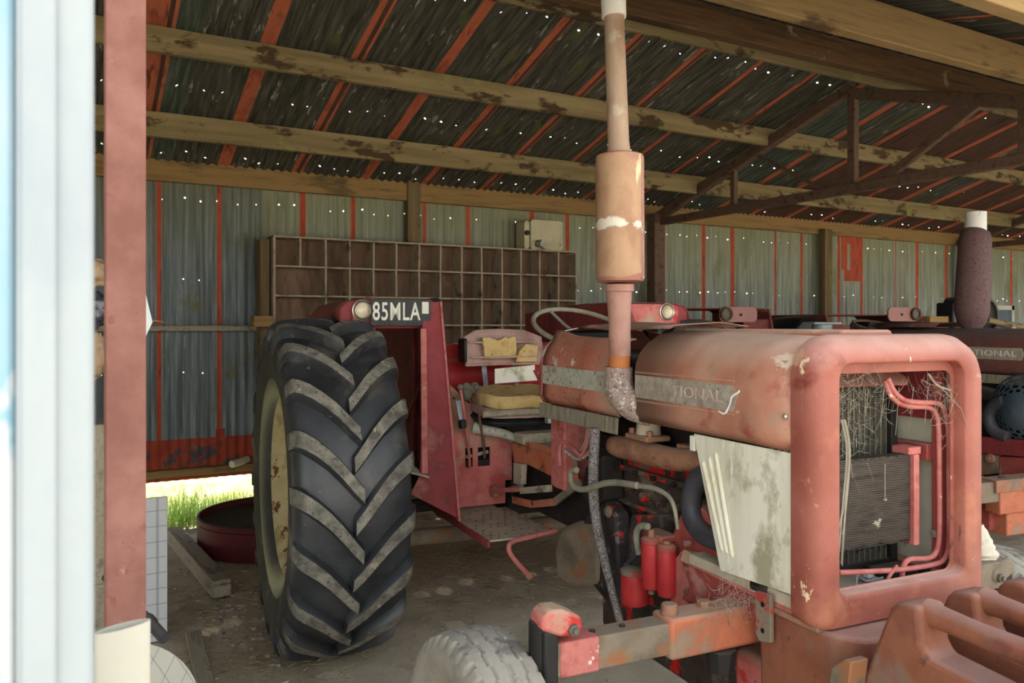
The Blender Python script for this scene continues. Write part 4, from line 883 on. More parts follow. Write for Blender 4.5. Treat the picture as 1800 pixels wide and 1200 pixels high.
# ---- platform, pillar, step, riser
b = MB(); b.box(-.24, .24, 1.60, 1.74, .86, 1.28); b.build('steering_pillar', 'pipered', tr, bevel=.01)
b = MB(); b.prism([(.97, 0)], 'x', 0, 0) if 0 else None
b.prism(pY([(898, 775), (940, 778), (985, 792), (1012, 805), (1016, 862), (985, 845), (925, 815), (903, 812)], -.2), 'x', -.2, -.19); b.build('platform_apron', 'orange', tr, bevel=.003)
b = MB(); b.box(-.2, .2, 1.75, 2.55, .985, 1.0); b.build('platform_floor', 'dustmetal', tr, bevel=.004)
b = MB(); b.prism(pY([(902, 812), (918, 815), (916, 852), (902, 850)], -.19), 'x', -.19, -.16); b.build('floor_bracket', 'dustmetal', tr, bevel=.003)
b = MB()
def panel(b, xs, zs, holes_, y, th):
    for i in range(len(xs)-1):
        for j in range(len(zs)-1):
            if (i, j) in holes_: continue
            b.box(xs[i], xs[i+1], y, y+th, zs[j], zs[j+1])
xs = [-.545, -.415, -.372, -.342, -.27, -.18, -.14]; zs = [.64, .765, .852, .955, 1.03]
panel(b, xs, zs, {(1, 2), (3, 2), (5, 0)}, 2.40, .012); bm_ = b.build('riser_panel', 'pinkred', tr)
b = MB(); b.box(-.54, -.16, 2.43, 2.6, .66, 1.0); b.build('riser_shade_box', 'void', tr)  # solid near-black box painting in the shade behind the panel slots
b = MB(); b.tube([(-.405, 2.42, .905), (-.355, 2.42, .912), (-.275, 2.42, .925)], .010, 8); b.build('cross_pin', 'dustmetal', tr)
# step plate
z0 = .62
b = MB(); b.box(-.535, -.175, 1.80, 2.40, z0-.008, z0); st = b.build('step_plate', 'dustmetal', tr, bevel=.002)
b = MB(); r = random.Random(4)
for i in range(9):
    for j in range(12):
        if r.random() < .55: x, y = -.51+i*.04+(j % 2)*.02, 1.83+j*.048; b.bar((x, y, z0+.0005), (x+.012, y+.005, z0+.0005), .005, .002)
b.build('tread_slots', 'enginedark', st)['kind'] = 'stuff'
b = MB(); b.box(-.54, -.525, 1.79, 2.4, z0-.03, z0+.001); b.build('step_edge', 'maroon', st, bevel=.002)
b = MB(); b.tube([T(978, 932, y=1.79), T(930, 944, y=1.79), T(905, 950, y=1.78), T(895, 958, y=1.77), T(897, 972, y=1.76), T(912, 992, y=1.74), T(928, 1008, y=1.73)], .0115, 10, sm=4); b.build('foot_rod', 'pipered', tr)
b = MB(); b.ball(T(931, 1011, y=1.73), .021, 12); b.build('rod_knob', 'rust', tr)
b = MB(); b.box(.175, .535, 1.80, 2.40, z0-.008, z0); b.build('step_plate', 'dustmetal', tr, bevel=.002)
# linkages
def barp(nm, pts, x, wd, ht, m):
    b = MB(); Q = [T(px, py, x=x) for px, py in pts]
    for a, c_ in zip(Q, Q[1:]): b.bar(a, c_, wd, ht, up=(1, 0, 0))
    return b.build(nm, m, tr, bevel=.002)
barp('lift_link', [(902, 878), (935, 886), (975, 882)], -.22, .035, .016, 'orange'); barp('lift_link', [(975, 882), (1020, 848)], -.22, .034, .016, 'greycast')
barp('brake_pedal', [(862, 862), (918, 860)], -.27, .022, .02, 'pipered'); barp('brake_pedal_pad', [(918, 862), (966, 858)], -.27, .032, .03, 'greywood'); barp('pedal_arm', [(893, 860), (918, 854)], -.25, .022, .018, 'greycast')
b = MB(); p = T(866, 862, y=2.38); b.box(p.x-.014, p.x+.018, 2.33, 2.39, p.z-.03, p.z+.03); b.build('pedal_stop', 'rust', tr, bevel=.006)
b = MB(); b.cyl((-.95, 2.62, .45), (.95, 2.62, .43), .045, 16); b.build('draw_beam', 'greycast', tr)
b = MB(); b.box(-.7, .7, 2.75, 2.8, .55, .62); b.build('draw_bar', 'enginedark', tr, bevel=.004)
# quadrant console
b = MB(); C1, C2, C3, C4 = (-.55, 2.412, 1.03), (-.2, 2.412, 1.03), (-.2, 2.62, 1.2), (-.55, 2.62, 1.32)
b.plate([(-.55, 2.40, 1.03), (-.14, 2.40, 1.03), (-.14, 2.55, 1.06), (-.30, 2.60, 1.16), (-.44, 2.66, 1.30), (-.55, 2.68, 1.33)], .006); b.build('quadrant_plate', 'pinkred', tr)
def arc(nm, pts, r_, m, up=.012):
    Q = [T(px, py, y=2.42+(770-py)*.0022) for px, py in pts]; b = MB(); b.tube(Q, r_, 8, sm=4); return b.build(nm, m, tr)
arc('quadrant_arc', [(792, 690), (806, 712), (815, 745), (817, 765)], .012, 'orange')
arc('lever_slot', [(796, 700), (806, 722), (812, 750)], .013, 'black')
arc('quadrant_arc', [(818, 690), (830, 715), (838, 745), (841, 765)], .010, 'orange'); arc('lever_slot', [(824, 705), (833, 730), (836, 750)], .007, 'black')
b = MB(); a, c_ = T(806, 703, y=2.36), T(813, 742, y=2.34); b.bar(a, c_, .036, .012, up=(0, 1, 0)); b.build('lever_arm', 'aluminium', tr, bevel=.003)
b = MB(); b.cyl(T(812, 738, y=2.31), T(814, 752, y=2.31), .022, 18); b.build('lever_grip', 'blackplastic', tr, bevel=.004)
def lever(pts, y, kr, m='pipered'):
    b = MB(); b.tube([T(px, py, y=y+dy) for (px, py), dy in zip(pts, [0, .04, .08, .1])], [.0075, .0075, .008, .008], 10, sm=4); e = b.build('gear_lever', m, tr)
    if kr: b = MB(); b.ball(T(*pts[0], y=y), kr, 16); b.build('knob', 'knobgrey', e)
lever([(809, 680), (818, 740), (824, 790), (826, 822)], 2.28, .0165); lever([(838, 680), (843, 735), (849, 770), (852, 805)], 2.28, .0165, 'steel')
b = MB(); r = random.Random(8)
for k in range(6): b.ball(T(826+r.uniform(-8, 8), 684+r.uniform(-10, 12), y=2.42), .026, 10)
b.build('control_knobs', 'knobgrey', tr)
q([(838, 690), (834, 715), (845, 742)], -.30, .02, 'black', 'rubber_boot')
# ---- fenders
def fender(s):
    e = empty('fender'); e.parent = tr
    f = lambda x: s*x
    b = MB(); prof = [(2.12, .65), (2.22, .90), (2.32, 1.25), (2.415, 1.69), (2.44, 1.735), (2.6, 1.745), (3.7, 1.70), (3.7, 1.0), (2.9, .66), (2.4, .60)]
    b.prism(prof, 'x', f(.555), f(.565)); b.build('inner_panel', 'fenderin', e)
    # front web, tapering downwards, facing the cowl
    def wp(px, py):
        y = 2.3
        for _ in range(8): v_ = T(px, py, y=y); y = 2.13+(v_.z-.645)*.26
        return v_
    ws = [wp(806, 911), wp(722, 868), wp(738, 835), wp(742, 575), wp(752, 532), wp(775, 530)]
    b = MB(); b.plate([(f(-v_.x), v_.y, v_.z) for v_ in ws], .006); b.build('front_web', 'maroon', e)
    b = MB(); va, vb = wp(743, 578), wp(745, 832); b.bar((f(-va.x), va.y-.012, va.z), (f(-vb.x), vb.y-.012, vb.z), .032, .03); b.build('stiffener', 'pipered', e, bevel=.005)
    b = MB(); b.tube([(f(.550), 2.41, 1.74), (f(.550), 2.125, .64)], .007, 8); b.build('edge_bead', 'pipered', e)
    b = MB(); Q = [(f(.548), 2.425, 1.75), (f(.545), 2.40, 1.62), (f(.546), 2.35, 1.42), (f(.546), 2.29, 1.2), (f(.548), 2.24, 1.0)]
    b.tube(Q, [.013, .012, .014, .011, .006], 7, sm=3); b.tube([(f(.60), 2.45, 1.752), (f(.56), 2.44, 1.75), (f(.548), 2.425, 1.74)], [.008, .014, .012], 7); b.build('rubber_edging', 'black', e)
    # top
    def sec(y, dz=0): return [(f(x), y, z+dz) for x, z in ((.555, 1.735), (.60, 1.750), (.95, 1.752), (1.04, 1.735), (1.075, 1.70), (1.08, 1.64))]
    b = MB(); b.loft([sec(2.44, -.002), sec(2.6), sec(2.9), sec(3.2, -.01), sec(3.4, -.06)], closed=False, caps=False); b.build('top_panel', 't2fender', e, solid=.006)
    b = MB(); b.prism([(f(1.078), 1.60), (f(1.078), 1.69), (f(1.04), 1.73), (f(.95), 1.745), (f(.57), 1.742), (f(.57), 1.60)], 'y', 2.449, 2.455); b.build('front_plate', 'maroon', e)
    # lamp panel
    b = MB(); Lt = T(637, 545, y=2.432) if s < 0 else T(1172, 548, y=2.432)
    xa_, xb_ = (T(619, 545, y=2.432).x, T(773, 545, y=2.432).x) if s < 0 else (T(1085, 545, y=2.432).x, T(1192, 545, y=2.432).x)
    b.prism([(x, z) for x, z in rrect(xa_, xb_, 1.612, 1.742, .045, 6)], 'y', 2.432, 2.447); lp = b.build('lamp_panel', 'pinkred' if s > 0 else 'red', e, bevel=.004)
    lx = Lt.x; b = MB(); b.lathe([(.044, -.018), (.047, -.014), (.047, 0), (.040, 0), (.038, -.014)], (lx, 2.432, Lt.z), 'y', 32, closed=True); b.lathe([(.054, 0), (.054, -.006), (.049, -.008), (.047, 0)], (lx, 2.432, Lt.z), 'y', 32, closed=True); lr = b.build('lamp_ring', 'chrome', e)
    b = MB(); b.lathe([(.0005, -.024), (.02, -.022), (.033, -.016), (.040, -.008), (.040, 0)], (lx, 2.432, Lt.z), 'y', 32); b.build('lamp_lens', 'lens', e)
    for k in (0, 1):
        b = MB(); b.box(f(.56)-.02*0, f(.575) if s > 0 else f(.575), 2.5+k*.16, 2.52+k*.16, .9, 1.7) if 0 else b.bar((f(.575), 2.62+k*.2, .8), (f(.575), 2.62+k*.2, 1.72), .03, .02, up=(1, 0, 0)); b.build('rib', 'maroon', e, bevel=.004)
    b = MB(); b.bar((f(.58), 2.95, 1.05), (f(.60), 2.55, 1.32), .02, .02); b.build('stay', 'red', e)
    b = MB(); vs_ = [T(714, 808, y=2.34), T(756, 838, y=2.16), T(722, 829, y=2.16), T(708, 815, y=2.26)]; b.plate([(f(-v_.x), v_.y, v_.z) for v_ in vs_], .010); b.build('foot_bracket', 'dustmetal', e, bevel=.003)
    for z in (.95, 1.12):
        b = MB(); y = 2.16+(z-.65)*.26; b.ball((f(.60), y-.012, z), .007, 8); b.build('rivet', 'steel', e)
    return e
fl = fender(-1); frr = fender(1)
b = MB(); bw = (T(652, 550, y=2.39)); be = T(757, 550, y=2.39); cxp = (bw.x+be.x)/2; zt = T(705, 526, y=2.39).z; zb2 = T(705, 572, y=2.39).z
b.prism([(cxp+x, z) for x, z in rrect(-(be.x-bw.x)/2, (be.x-bw.x)/2, zb2, zt, .012, 4)], 'y', 2.388, 2.394); np_ = b.build('number_plate', 'plate', fl, bevel=.001)
Mp = Matrix.Translation((cxp-.03, 2.4205, (zt+zb2)/2+.004)) @ Matrix(((1,0,0,0),(0,0,1,0),(0,1,0,0),(0,0,0,1)))
Mp = Matrix.Translation((cxp-.030, 2.3872, (zt+zb2)/2+.006)) @ Matrix.Rotation(PI/2, 4, 'X')
tl_ = text('lettering', '85MLA', .112, 'platetext', np_, Mp, .0008, .80, .0015)
def fit(o, ax, lo, hi):
    c = [v[ax] for v in [w_.co for w_ in o.data.vertices]]; a_, b_ = min(c), max(c)
    for v in o.data.vertices: v.co[ax] = lo+(v.co[ax]-a_)/(b_-a_)*(hi-lo)
fit(tl_, 0, T(655, 550, y=2.388).x, T(739, 550, y=2.388).x); fit(tl_, 2, T(700, 563, y=2.388).z, T(700, 531, y=2.388).z)
b = MB(); b.box(be.x-.048, be.x-.012, 2.3865, 2.3882, zb2+.062, zt-.012); b.build('sticker', 'platetext', np_)
b = MB()
for k in range(6): x = bw.x+.05+k*.022+(.08 if k > 2 else 0); b.cyl((x, 2.3865, zb2+.012), (x, 2.3882, zb2+.012), .003, 6)
b.build('rivet_holes', 'void', np_)['kind'] = 'stuff'
# ---- seat
se = empty('seat'); se.parent = tr
def sq(y, pts): return [T(px, py, y=y) for px, py in pts]
b = MB()
def backf(i, j):
    u_, v_ = i/16, j/8; x = -.30+.50*u_; z = 1.385+.20*v_; z -= .045*max(0, (abs(u_-.5)*2)**4)*v_; y = 2.78-.07*(abs(u_-.5)*2)**2+.05*(v_-.5); return (x, y, z)
b.grid(backf, 17, 9); b.build('backrest', 'seatpan', se, solid=.012, bevel=.003)
b = MB(); b.tube([backf(0, 8), backf(3, 8), backf(8, 8), backf(13, 8), backf(16, 8), backf(16, 0), backf(8, 0), backf(0, 0)], .009, 8, loop=True); b.bar(Vector(backf(1, 6))+Vector((0, -.01, 0)), Vector(backf(15, 6))+Vector((0, -.01, 0)), .012, .01); b.bar(Vector(backf(1, 2))+Vector((0, -.01, 0)), Vector(backf(15, 2))+Vector((0, -.01, 0)), .012, .01); b.build('backrest_rim', 'seatpan', se)
b = MB(); b.box(-.325, -.30, 2.66, 2.76, 1.40, 1.54); b.build('armrest', 'blackplastic', se, bevel=.01)
b = MB(); n = 10; top = [(x, 1.545+.012*noise.noise((x*30, 0, 0))-(.015 if abs(x+.085) < .04 else 0)) for x in [-.185+.024*i for i in range(n)]]
b.prism([(-.17, 1.415), (.04, 1.42)]+top[::-1], 'y', 2.72, 2.745); b.build('foam_patch', 'foam', se, bevel=.004)
b = MB(); b.prism([(.02, 1.395), (.16, 1.395), (.17, 1.49), (.09, 1.505), (.045, 1.46)], 'y', 2.70, 2.73); b.build('foam_patch', 'foam', se, bevel=.006)
b = MB()
def cush(k, z0_, z1_):
    pts = [];
    for i in range(40):
        a = 2*PI*i/40; c, s_ = cos(a), sin(a); r_ = (abs(c)**4+abs(s_)**4)**-.25; w_ = 1+.03*noise.noise((c*4, s_*4, k)); pts.append((-.08+.25*c*r_*w_, 2.46+.20*s_*r_*w_))
    return pts
b = MB(); b.loft([[(x, y, z+.02*noise.noise((x*9, y*9, 2))+(y-2.46)*.10) for x, y in [(-.08+(p[0]+.08)*kk, 2.46+(p[1]-2.46)*kk) for p in cush(1, 0, 0)]] for z, kk in ((1.185, .97), (1.20, 1.0), (1.235, 1.0), (1.25, .95), (1.255, .6))]); b.build('cushion_foam', 'foam', se)
b = MB(); b.loft([[(x, y, z+(y-2.46)*.10+.006*noise.noise((x*20, y*20, 5))) for x, y in [(-.08+(p[0]+.08)*kk, 2.46+(p[1]-2.46)*kk) for p in cush(2, 0, 0)]] for z, kk in ((1.135, .9), (1.14, 1.04), (1.152, 1.05), (1.185, 1.0))]); b.build('seat_base', 'seatpan', se)
b = MB(); b.loft([[(x, y, z+(y-2.46)*.10) for x, y in [(-.08+(p[0]+.08)*kk, 2.46+(p[1]-2.46)*kk) for p in cush(2, 0, 0)]] for z, kk in ((1.09, .8), (1.10, 1.08), (1.12, 1.1), (1.135, 1.0))]); b.build('seat_pan', 'blackplastic', se, bevel=.003)
for x in (-.15, .05):
    b = MB(); b.bar((x, 2.72, 1.14), (x, 2.80, 1.42), .03, .01); b.build('seat_stay', 'aluminium', se)
b = MB(); b.plate([T(870, 648, y=2.7), T(932, 642, y=2.7), T(945, 668, y=2.66), T(870, 674, y=2.66)], .006); b.build('torn_cover', 'cream', se)
b = MB(); b.plate([T(915, 645, y=2.69), T(940, 641, y=2.69), T(940, 650, y=2.69), T(922, 655, y=2.69)], .005); b.build('torn_cover', 'cream', se)
b = MB(); b.box(-.2, .1, 2.35, 2.6, 1.0, 1.09); b.build('seat_mount', 'enginedark', se, bevel=.01)
b = MB(); b.lathe([(.0, -.5), (.13, -.49), (.135, -.3), (.135, .3), (.13, .49), (.0, .5)], (0, 3.05, 1.30), 'x', 32); b.box(-.48, .5, 2.98, 3.2, 1.36, 1.50); b.build('rear_tank', 'redbright', tr, bevel=.01)
b = MB(); b.cyl(T(848, 728, y=2.28), T(955, 722, y=2.22), .019, 14); b.build('rolled_tube', 'greywood', tr)
b = MB(); b.box(-.02, .2, 2.2, 2.24, 1.09, 1.13); b.build('seat_slide', 'aluminium', tr, bevel=.003)
b = MB(); b.tube([(-.36, 2.40, 1.06), (-.30, 2.35, 1.05), (-.22, 2.30, 1.03), (-.18, 2.25, 1.01)], [.035, .03, .025, .02], 12, sm=3); b.build('bent_sheet', 'badgelight', tr)
# steering wheel
sw_ = empty('steering_wheel', (.06, 1.98, 1.60)); sw_.parent = tr; sw_.rotation_euler = (math.radians(24), 0, 0)
R_ = .25; b = MB(); b.tube([(R_*cos(2*PI*i/48), R_*sin(2*PI*i/48), 0) for i in range(48)], .0125, 10, loop=True); b.build('rim', 'hosegrey', sw_)
for k in range(3):
    a = PI/2+k*2*PI/3+.3; b = MB(); b.tube([(.03*cos(a), .03*sin(a), -.04), (.12*cos(a), .12*sin(a), -.03), (R_*cos(a), R_*sin(a), 0)], .008, 8); b.build('spoke', 'hosegrey', sw_)
b = MB(); b.cyl((0, 0, -.07), (0, 0, -.02), .035, 18); b.build('hub', 'black', sw_); b = MB(); b.cyl((0, 0, -.4), (0, -.1, -.03), .02, 12); b.build('column', 'steel', sw_)
b = MB(); b.box(-.16, .2, 1.72, 1.80, 1.36, 1.60); b.build('instrument_panel', 'blackplastic', tr, bevel=.02)

# ---- front weights
WP = [(1512, 1215), (1520, 1180), (1550, 1100), (1563, 1068), (1572, 1059), (1590, 1060), (1612, 1066)]
def weight(x0, n):
    e = empty('front_weight'); e.parent = tr
    Q = [(q_.y, q_.z) for q_ in (T(a, c, x=-.305) for a, c in WP)]
    pk = Q[-1]; body = Q+[(pk[0]-.005, pk[1]-.02), (pk[0]-.012, pk[1]-.085), (pk[0]-.03, pk[1]-.11), (pk[0]-.22, pk[1]-.125), (pk[0]-.245, pk[1]-.11), (pk[0]-.25, pk[1]-.04), (pk[0]-.262, pk[1]-.018), (pk[0]-.29, pk[1]-.025), (pk[0]-.31, pk[1]-.07), (pk[0]-.33, pk[1]-.30), (pk[0]-.30, .45), (Q[0][0]-.02, .45), (Q[0][0]+.01, .55)]
    b = MB(); b.prism(body, 'x', x0, x0+.10); b.build('plate', 'castorange', e, bevel=.014, segs=3)
    b = MB(); b.tube([(x0+.05, pk[0]+.01, pk[1]-.024), (x0+.05, pk[0]-.03, pk[1]-.026), (x0+.05, pk[0]-.12, pk[1]-.03), (x0+.05, pk[0]-.24, pk[1]-.032), (x0+.05, pk[0]-.26, pk[1]-.034)], [.034, .028, .026, .028, .034], 18, sm=3); b.build('handle', 'castorange', e)
for i, x0 in enumerate((-.305, -.105, .095, .2)): weight(x0, i)
b = MB(); b.prism([(q_.y, q_.z) for q_ in (T(a, c, x=-.33) for a, c in ((1468, 1215), (1476, 1168), (1500, 1155), (1512, 1160), (1506, 1215)))], 'x', -.36, -.30); b.build('weight_bracket', 'greycast', tr, bevel=.004)
b = MB(); b.box(-.3, .3, -.2, -.08, .45, .62); b.build('weight_carrier', 'rust', tr, bevel=.01)
# loose things left on the platform
b = MB(); b.box(-.115, .115, -.05, .05, 0, .055); o = b.build('timber_offcut', 'greywood', bevel=.004); m_ = T(945, 767, y=2.12); wl = lambda v: (A1.o[0]+v[0]*A1.c+v[1]*A1.s, A1.o[1]-v[0]*A1.s+v[1]*A1.c, v[2])
o.location = wl((-.10, 2.16, 1.001)); o.rotation_euler = (0, 0, -A1.a+.05); tag(o, 'dusty timber offcut lying on the tractor platform below the seat', 'offcut')

# ------------------------------------------------------------------ the second tractor, further right
A2 = Frame(6.05, 2.8, 8); T2 = A2.T
t2 = new_tractor(A2, label='second tractor, dull dark red and dusty, with a brown muffler capped by a white pipe', cat='tractor')
b = MB(); b.loft([hsec(y, zt) for y, zt in ((-.9, 1.58), (.3, 1.585), (.9, 1.59), (1.45, 1.595), (1.6, 1.597))], closed=False, caps=False); b2_ = b.build('bonnet', 't2red', t2, solid=.006, ang=50)
b = MB(); b.loft([[(x*k, y, 1.262+(z-1.262)*k2) for x, _, z in hsec(0, 1.6)] for y, k, k2 in ((1.6, 1, 1), (1.68, .97, .97), (1.74, .88, .9), (1.76, .78, .8))], closed=False, caps=False); b.build('rear_end_cap', 't2red', b2_, solid=.006, ang=60)
b = MB(); b.loft([[(-.325, y, 1.262), (-.335, y, 1.20), (-.32, y, 1.195), (-.315, y, 1.262)] for y in (-.9, 1.5)]); b.build('lower_strip', 'weathered', t2)
pA, pB = T2(1690, 636, x=-.32), T2(1796, 636, x=-.32); 
b = MB(); b.prism([(pB.y-.02, (1.37+1.455)/2), (pB.y, 1.455), (pA.y+.4, 1.455), (pA.y+.4, 1.37), (pB.y, 1.37)], 'x', -.3185, -.321); bd2 = b.build('badge_strip', 'badge', b2_)
c1, c2 = T2(1712, 636, x=-.32), T2(1787, 636, x=-.32)
Mt = Matrix.Translation((-.3225, (c1.y+c2.y)/2, 1.413)) @ Matrix(((0,0,-1,0),(-1,0,0,0),(0,1,0,0),(0,0,0,1)))
tx = text('lettering', 'TIONAL', .06, 'letterlight', bd2, Mt, .0015, 1.0)
wd_ = max(v.co.y for v in tx.data.vertices)-min(v.co.y for v in tx.data.vertices); k_ = abs(c1.y-c2.y)/wd_; cy_ = (c1.y+c2.y)/2
for v in tx.data.vertices: v.co.y = cy_+(v.co.y-cy_)*k_
m0 = T2(1708, 582, x=0); my = m0.y; mm = lambda px, py: T2(px, py, y=my)
ex2 = empty('exhaust'); ex2.parent = t2
wr = (T2(1732, 480, y=my).x-T2(1689, 480, y=my).x)/2*.94
b = MB(); b.tube([mm(1708, 590), mm(1708, 578), mm(1708, 568), mm(1708, 545), mm(1714, 420), mm(1714, 408), mm(1715, 404)], [wr*.5, wr*.5, wr*.8, wr, wr*.93, wr*.82, wr*.6], 28); b.build('muffler', 't2muffler', ex2, ang=50)
b = MB(); b.cyl(mm(1715, 410), mm(1715, 373), wr*.62, 24); b.build('stack_cap', 'white', ex2)
def f2(nm, s, pxl, pxr, py, lamp, m, m2):
    e = empty('fender'); e.parent = t2; y = 2.6; a, c_ = T2(pxl, py, y=y), T2(pxr, py, y=y)
    zt_ = a.z; x0_, x1_ = a.x, c_.x
    b = MB(); b.loft([[(x, yy, z) for x, z in ((x0_, zt_-.10), (x0_, zt_-.015), (x0_+.03, zt_), (x1_-.05, zt_), (x1_, zt_-.03), (x1_, zt_-.13))] for yy in (y, y+.3, y+.9)], closed=False, caps=False); b.build('top_panel', m, e, solid=.01)
    lpx = T2(lamp, 552, y=y).x; zc_ = T2(lamp, 552, y=y).z; hw_ = .21; cc = lpx+(.15 if s < 0 else -.15)
    b = MB(); b.prism([(cc+x, zc_+z) for x, z in rrect(-hw_, hw_, -.075, .07, .05)], 'y', y-.03, y-.01); b.build('lamp_panel', m2, e, bevel=.004)
    b = MB(); b.lathe([(.062, -.03), (.066, -.02), (.066, 0), (.05, 0), (.048, -.02)], (lpx, y-.03, zc_), 'y', 28, closed=True); b.build('lamp_ring', 'steel', e)
    b = MB(); b.lathe([(.0005, -.016), (.03, -.014), (.05, -.006), (.05, 0)], (lpx, y-.03, zc_), 'y', 28); b.build('lamp_lens', 'knobgrey', e)
    b = MB(); b.cyl((cc+(.02 if s < 0 else -.03), y-.036, zc_-.005), (cc+(.02 if s < 0 else -.03), y-.02, zc_-.005), .015, 12); b.build('switch', 'black', e)
    ix = x1_ if s < 0 else x0_
    b = MB(); b.prism([(y-.3, .7), (y, zt_), (y+.9, zt_), (y+.9, .8)], 'x', ix-.01, ix+.01); b.build('inner_panel', m, e)
    b = MB(); b.box(min(ix, ix+s*.3), max(ix, ix+s*.3), y-.005, y+.01, zt_-.45, zt_-.1); b.build('front_web', m, e)
f2('l', -1, 1150, 1352, 541, 1272, 't2fender', 't2pink'); f2('r', 1, 1452, 1622, 553, 1604, 't2fender', 't2pink')
b = MB(); xx = T2(1410, 570, y=2.7).x; zc_ = T2(1410, 570, y=2.7).z
b.loft([[(xx+x*k, y, zc_-.1+z*k2) for x, z in ((-.24, .0), (-.26, .1), (-.2, .165), (0, .18), (.18, .14), (.26, .04), (.25, .0))] for y, k, k2 in ((2.5, .9, .8), (2.6, 1, 1), (2.9, .95, 1))]); b.box(xx-.24, xx+.24, 2.5, 2.95, 1.1, zc_-.09); b.build('seat', 'blackplastic', t2, bevel=.02)
b = MB(); p = T2(1445, 570, y=2.2); b.cyl(p+Vector((0, 0, -.28)), p, .09, 24); b.box(p.x-.16, p.x+.16, p.y-.08, p.y+.08, p.z, p.z+.022); b.build('control_box', 'aluminium', t2, bevel=.006)
s2 = empty('steering_wheel', tuple(T2(1545, 575, y=2.0))); s2.parent = t2; s2.rotation_euler = (math.radians(16), 0, 0); R_ = .23
b = MB(); b.tube([(R_*cos(2*PI*i/48), R_*sin(2*PI*i/48), 0) for i in range(48)], .012, 8, loop=True); b.build('rim', 'steel', s2)
for k in range(3):
    a = 2.6+k*2*PI/3; b = MB(); b.tube([(0, 0, -.05), (.12*cos(a), .12*sin(a), -.02), (R_*cos(a), R_*sin(a), 0)], .009, 8); b.build('spoke', 'steel', s2)
b = MB(); b.cyl((0, 0, -.4), (0, 0, -.03), .025, 12); b.build('column', 'steel', s2)
b = MB(); b.loft([[(x, y, 1.6+z) for x, z in ((-.26, .0), (-.2, .03), (.2, .035), (.26, .0))] for y in (1.0, 1.3, 1.62)], closed=False, caps=False); b.build('loose_top_sheet', 't2red', t2, solid=.008)
# below the bonnet
b = MB(); b.box(-.25, .25, -.2, 1.6, .5, 1.2); b.build('engine_block', 'enginedark', t2, bevel=.02)
# slotted guard: open slots made of bars
cg = T2(1800, 722, x=-.34); e = empty('slotted_guard', tuple(cg)); e.parent = t2
R_ = .25; b = MB(); cone = lambda r_: -(R_-r_)*.55
for r0 in (.25, .22, .19, .16, .13): b.lathe([(r0, cone(r0)), (r0-.010, cone(r0-.010)), (r0-.010, cone(r0-.010)+.006), (r0, cone(r0)+.006)], axis='x', n=48, closed=True)
for k, r0 in enumerate((.25, .22, .19, .16)):
    for j in range(16):
        a = 2*PI*(j+(k % 2)*.5)/16; r1 = r0-.03; A_ = lambda r_: (cone(r_)+.003, r_*cos(a), r_*sin(a)); b.bar(A_(r0), A_(r1), .022, .005, up=(1, 0, 0))
b.lathe([(.13, cone(.13)), (.05, cone(.05)), (.001, cone(.05)-.01), (.001, cone(.05)+.01), (.13, cone(.13)+.01)], axis='x', n=36)
b.build('guard_mesh', 'bluegrey', e); b = MB(); b.lathe([(.24, .03), (.24, .2), (.001, .2), (.001, .03)], axis='x', n=36); b.build('drum', 'void', e)  # near-black drum added to paint the dark recess behind the slots
q2 = lambda pts, x, r_, m, nm: MB().tube([T2(px, py, x=x) for px, py in pts], r_, 14, sm=5).build(nm, m, t2)
q2([(1765, 705), (1745, 715), (1738, 735), (1748, 758), (1772, 768)], -.40, .042, 'hose', 'radiator_hose'); q2([(1725, 690), (1750, 696)], -.36, .05, 'black', 'intake_duct')
def prX2(nm, pts, x0, x1, m, bev=.006):
    b = MB(); b.prism([(v.y, v.z) for v in (T2(a, c, x=x0) for a, c in pts)], 'x', x0, x1); return b.build(nm, m, t2, bevel=bev)
prX2('frame_rail', [(1700, 764), (1830, 778), (1830, 805), (1700, 795)], -.42, -.34, 'maroon'); prX2('side_plate', [(1700, 795), (1755, 800), (1755, 832), (1700, 838)], -.40, -.36, 'greycast'); prX2('side_plate', [(1755, 802), (1840, 806), (1840, 850), (1755, 835)], -.40, -.36, 'red')
b = MB(); p = T2(1738, 806, x=-.43); b.cyl(p, p+Vector((.03, 0, 0)), .035, 14); b.cyl(p-Vector((.01, 0, 0)), p, .022, 6); b.build('wheel_bolt', 'rust', t2, bevel=.003)
yb = T2(1760, 867, x=-.5).y
def bx2(nm, pxa, pxb, pya, pyb, y, m, d=.1, bev=.008):
    a, c_ = T2(pxa, pya, y=y), T2(pxb, pyb, y=y); b = MB(); b.box(a.x, c_.x, y, y+d, min(a.z, c_.z), max(a.z, c_.z)); return b.build(nm, m, t2, bevel=bev)
ya = .0
bx2('axle_beam', 1690, 1760, 853, 882, ya+.01, 'greycast', .08); bx2('axle_sleeve', 1758, 1900, 850, 888, ya, 'orange', .11)
bx2('sleeve_plate', 1752, 1900, 845, 851, ya-.01, 'rust', .13, .003)
for px in (1762, 1776, 1791): 
    b = MB(); p = T2(px, 843, y=ya+.05); b.cyl(p-Vector((0, 0, .02)), p+Vector((0, 0, .018)), .028, 6); b.build('sleeve_nut', 'steel', t2, bevel=.002)
bx2('front_support', 1740, 1765, 885, 930, ya+.1, 'red', .1); bx2('front_support', 1770, 1900, 895, 925, ya+.02, 'orange', .12)
for s in (-1, 1):
    w2 = copy_child(e_rear, t2); w2.location = (s*1.05, 2.9, .822); w2.rotation_euler = (0, 0, 0 if s < 0 else PI)
w2 = copy_child([c for c in tr.children if c.name.startswith('front_wheel')][0], t2); w2.location = (.98, .4, .372); w2.rotation_euler = (0, 0, 0)
b = MB(); b.box(-.95, .95, .3, .4, .3, .42); b.cyl((-.95, 2.9, .8), (.95, 2.9, .8), .08, 16); b.build('axle_housing', 'enginedark', t2)

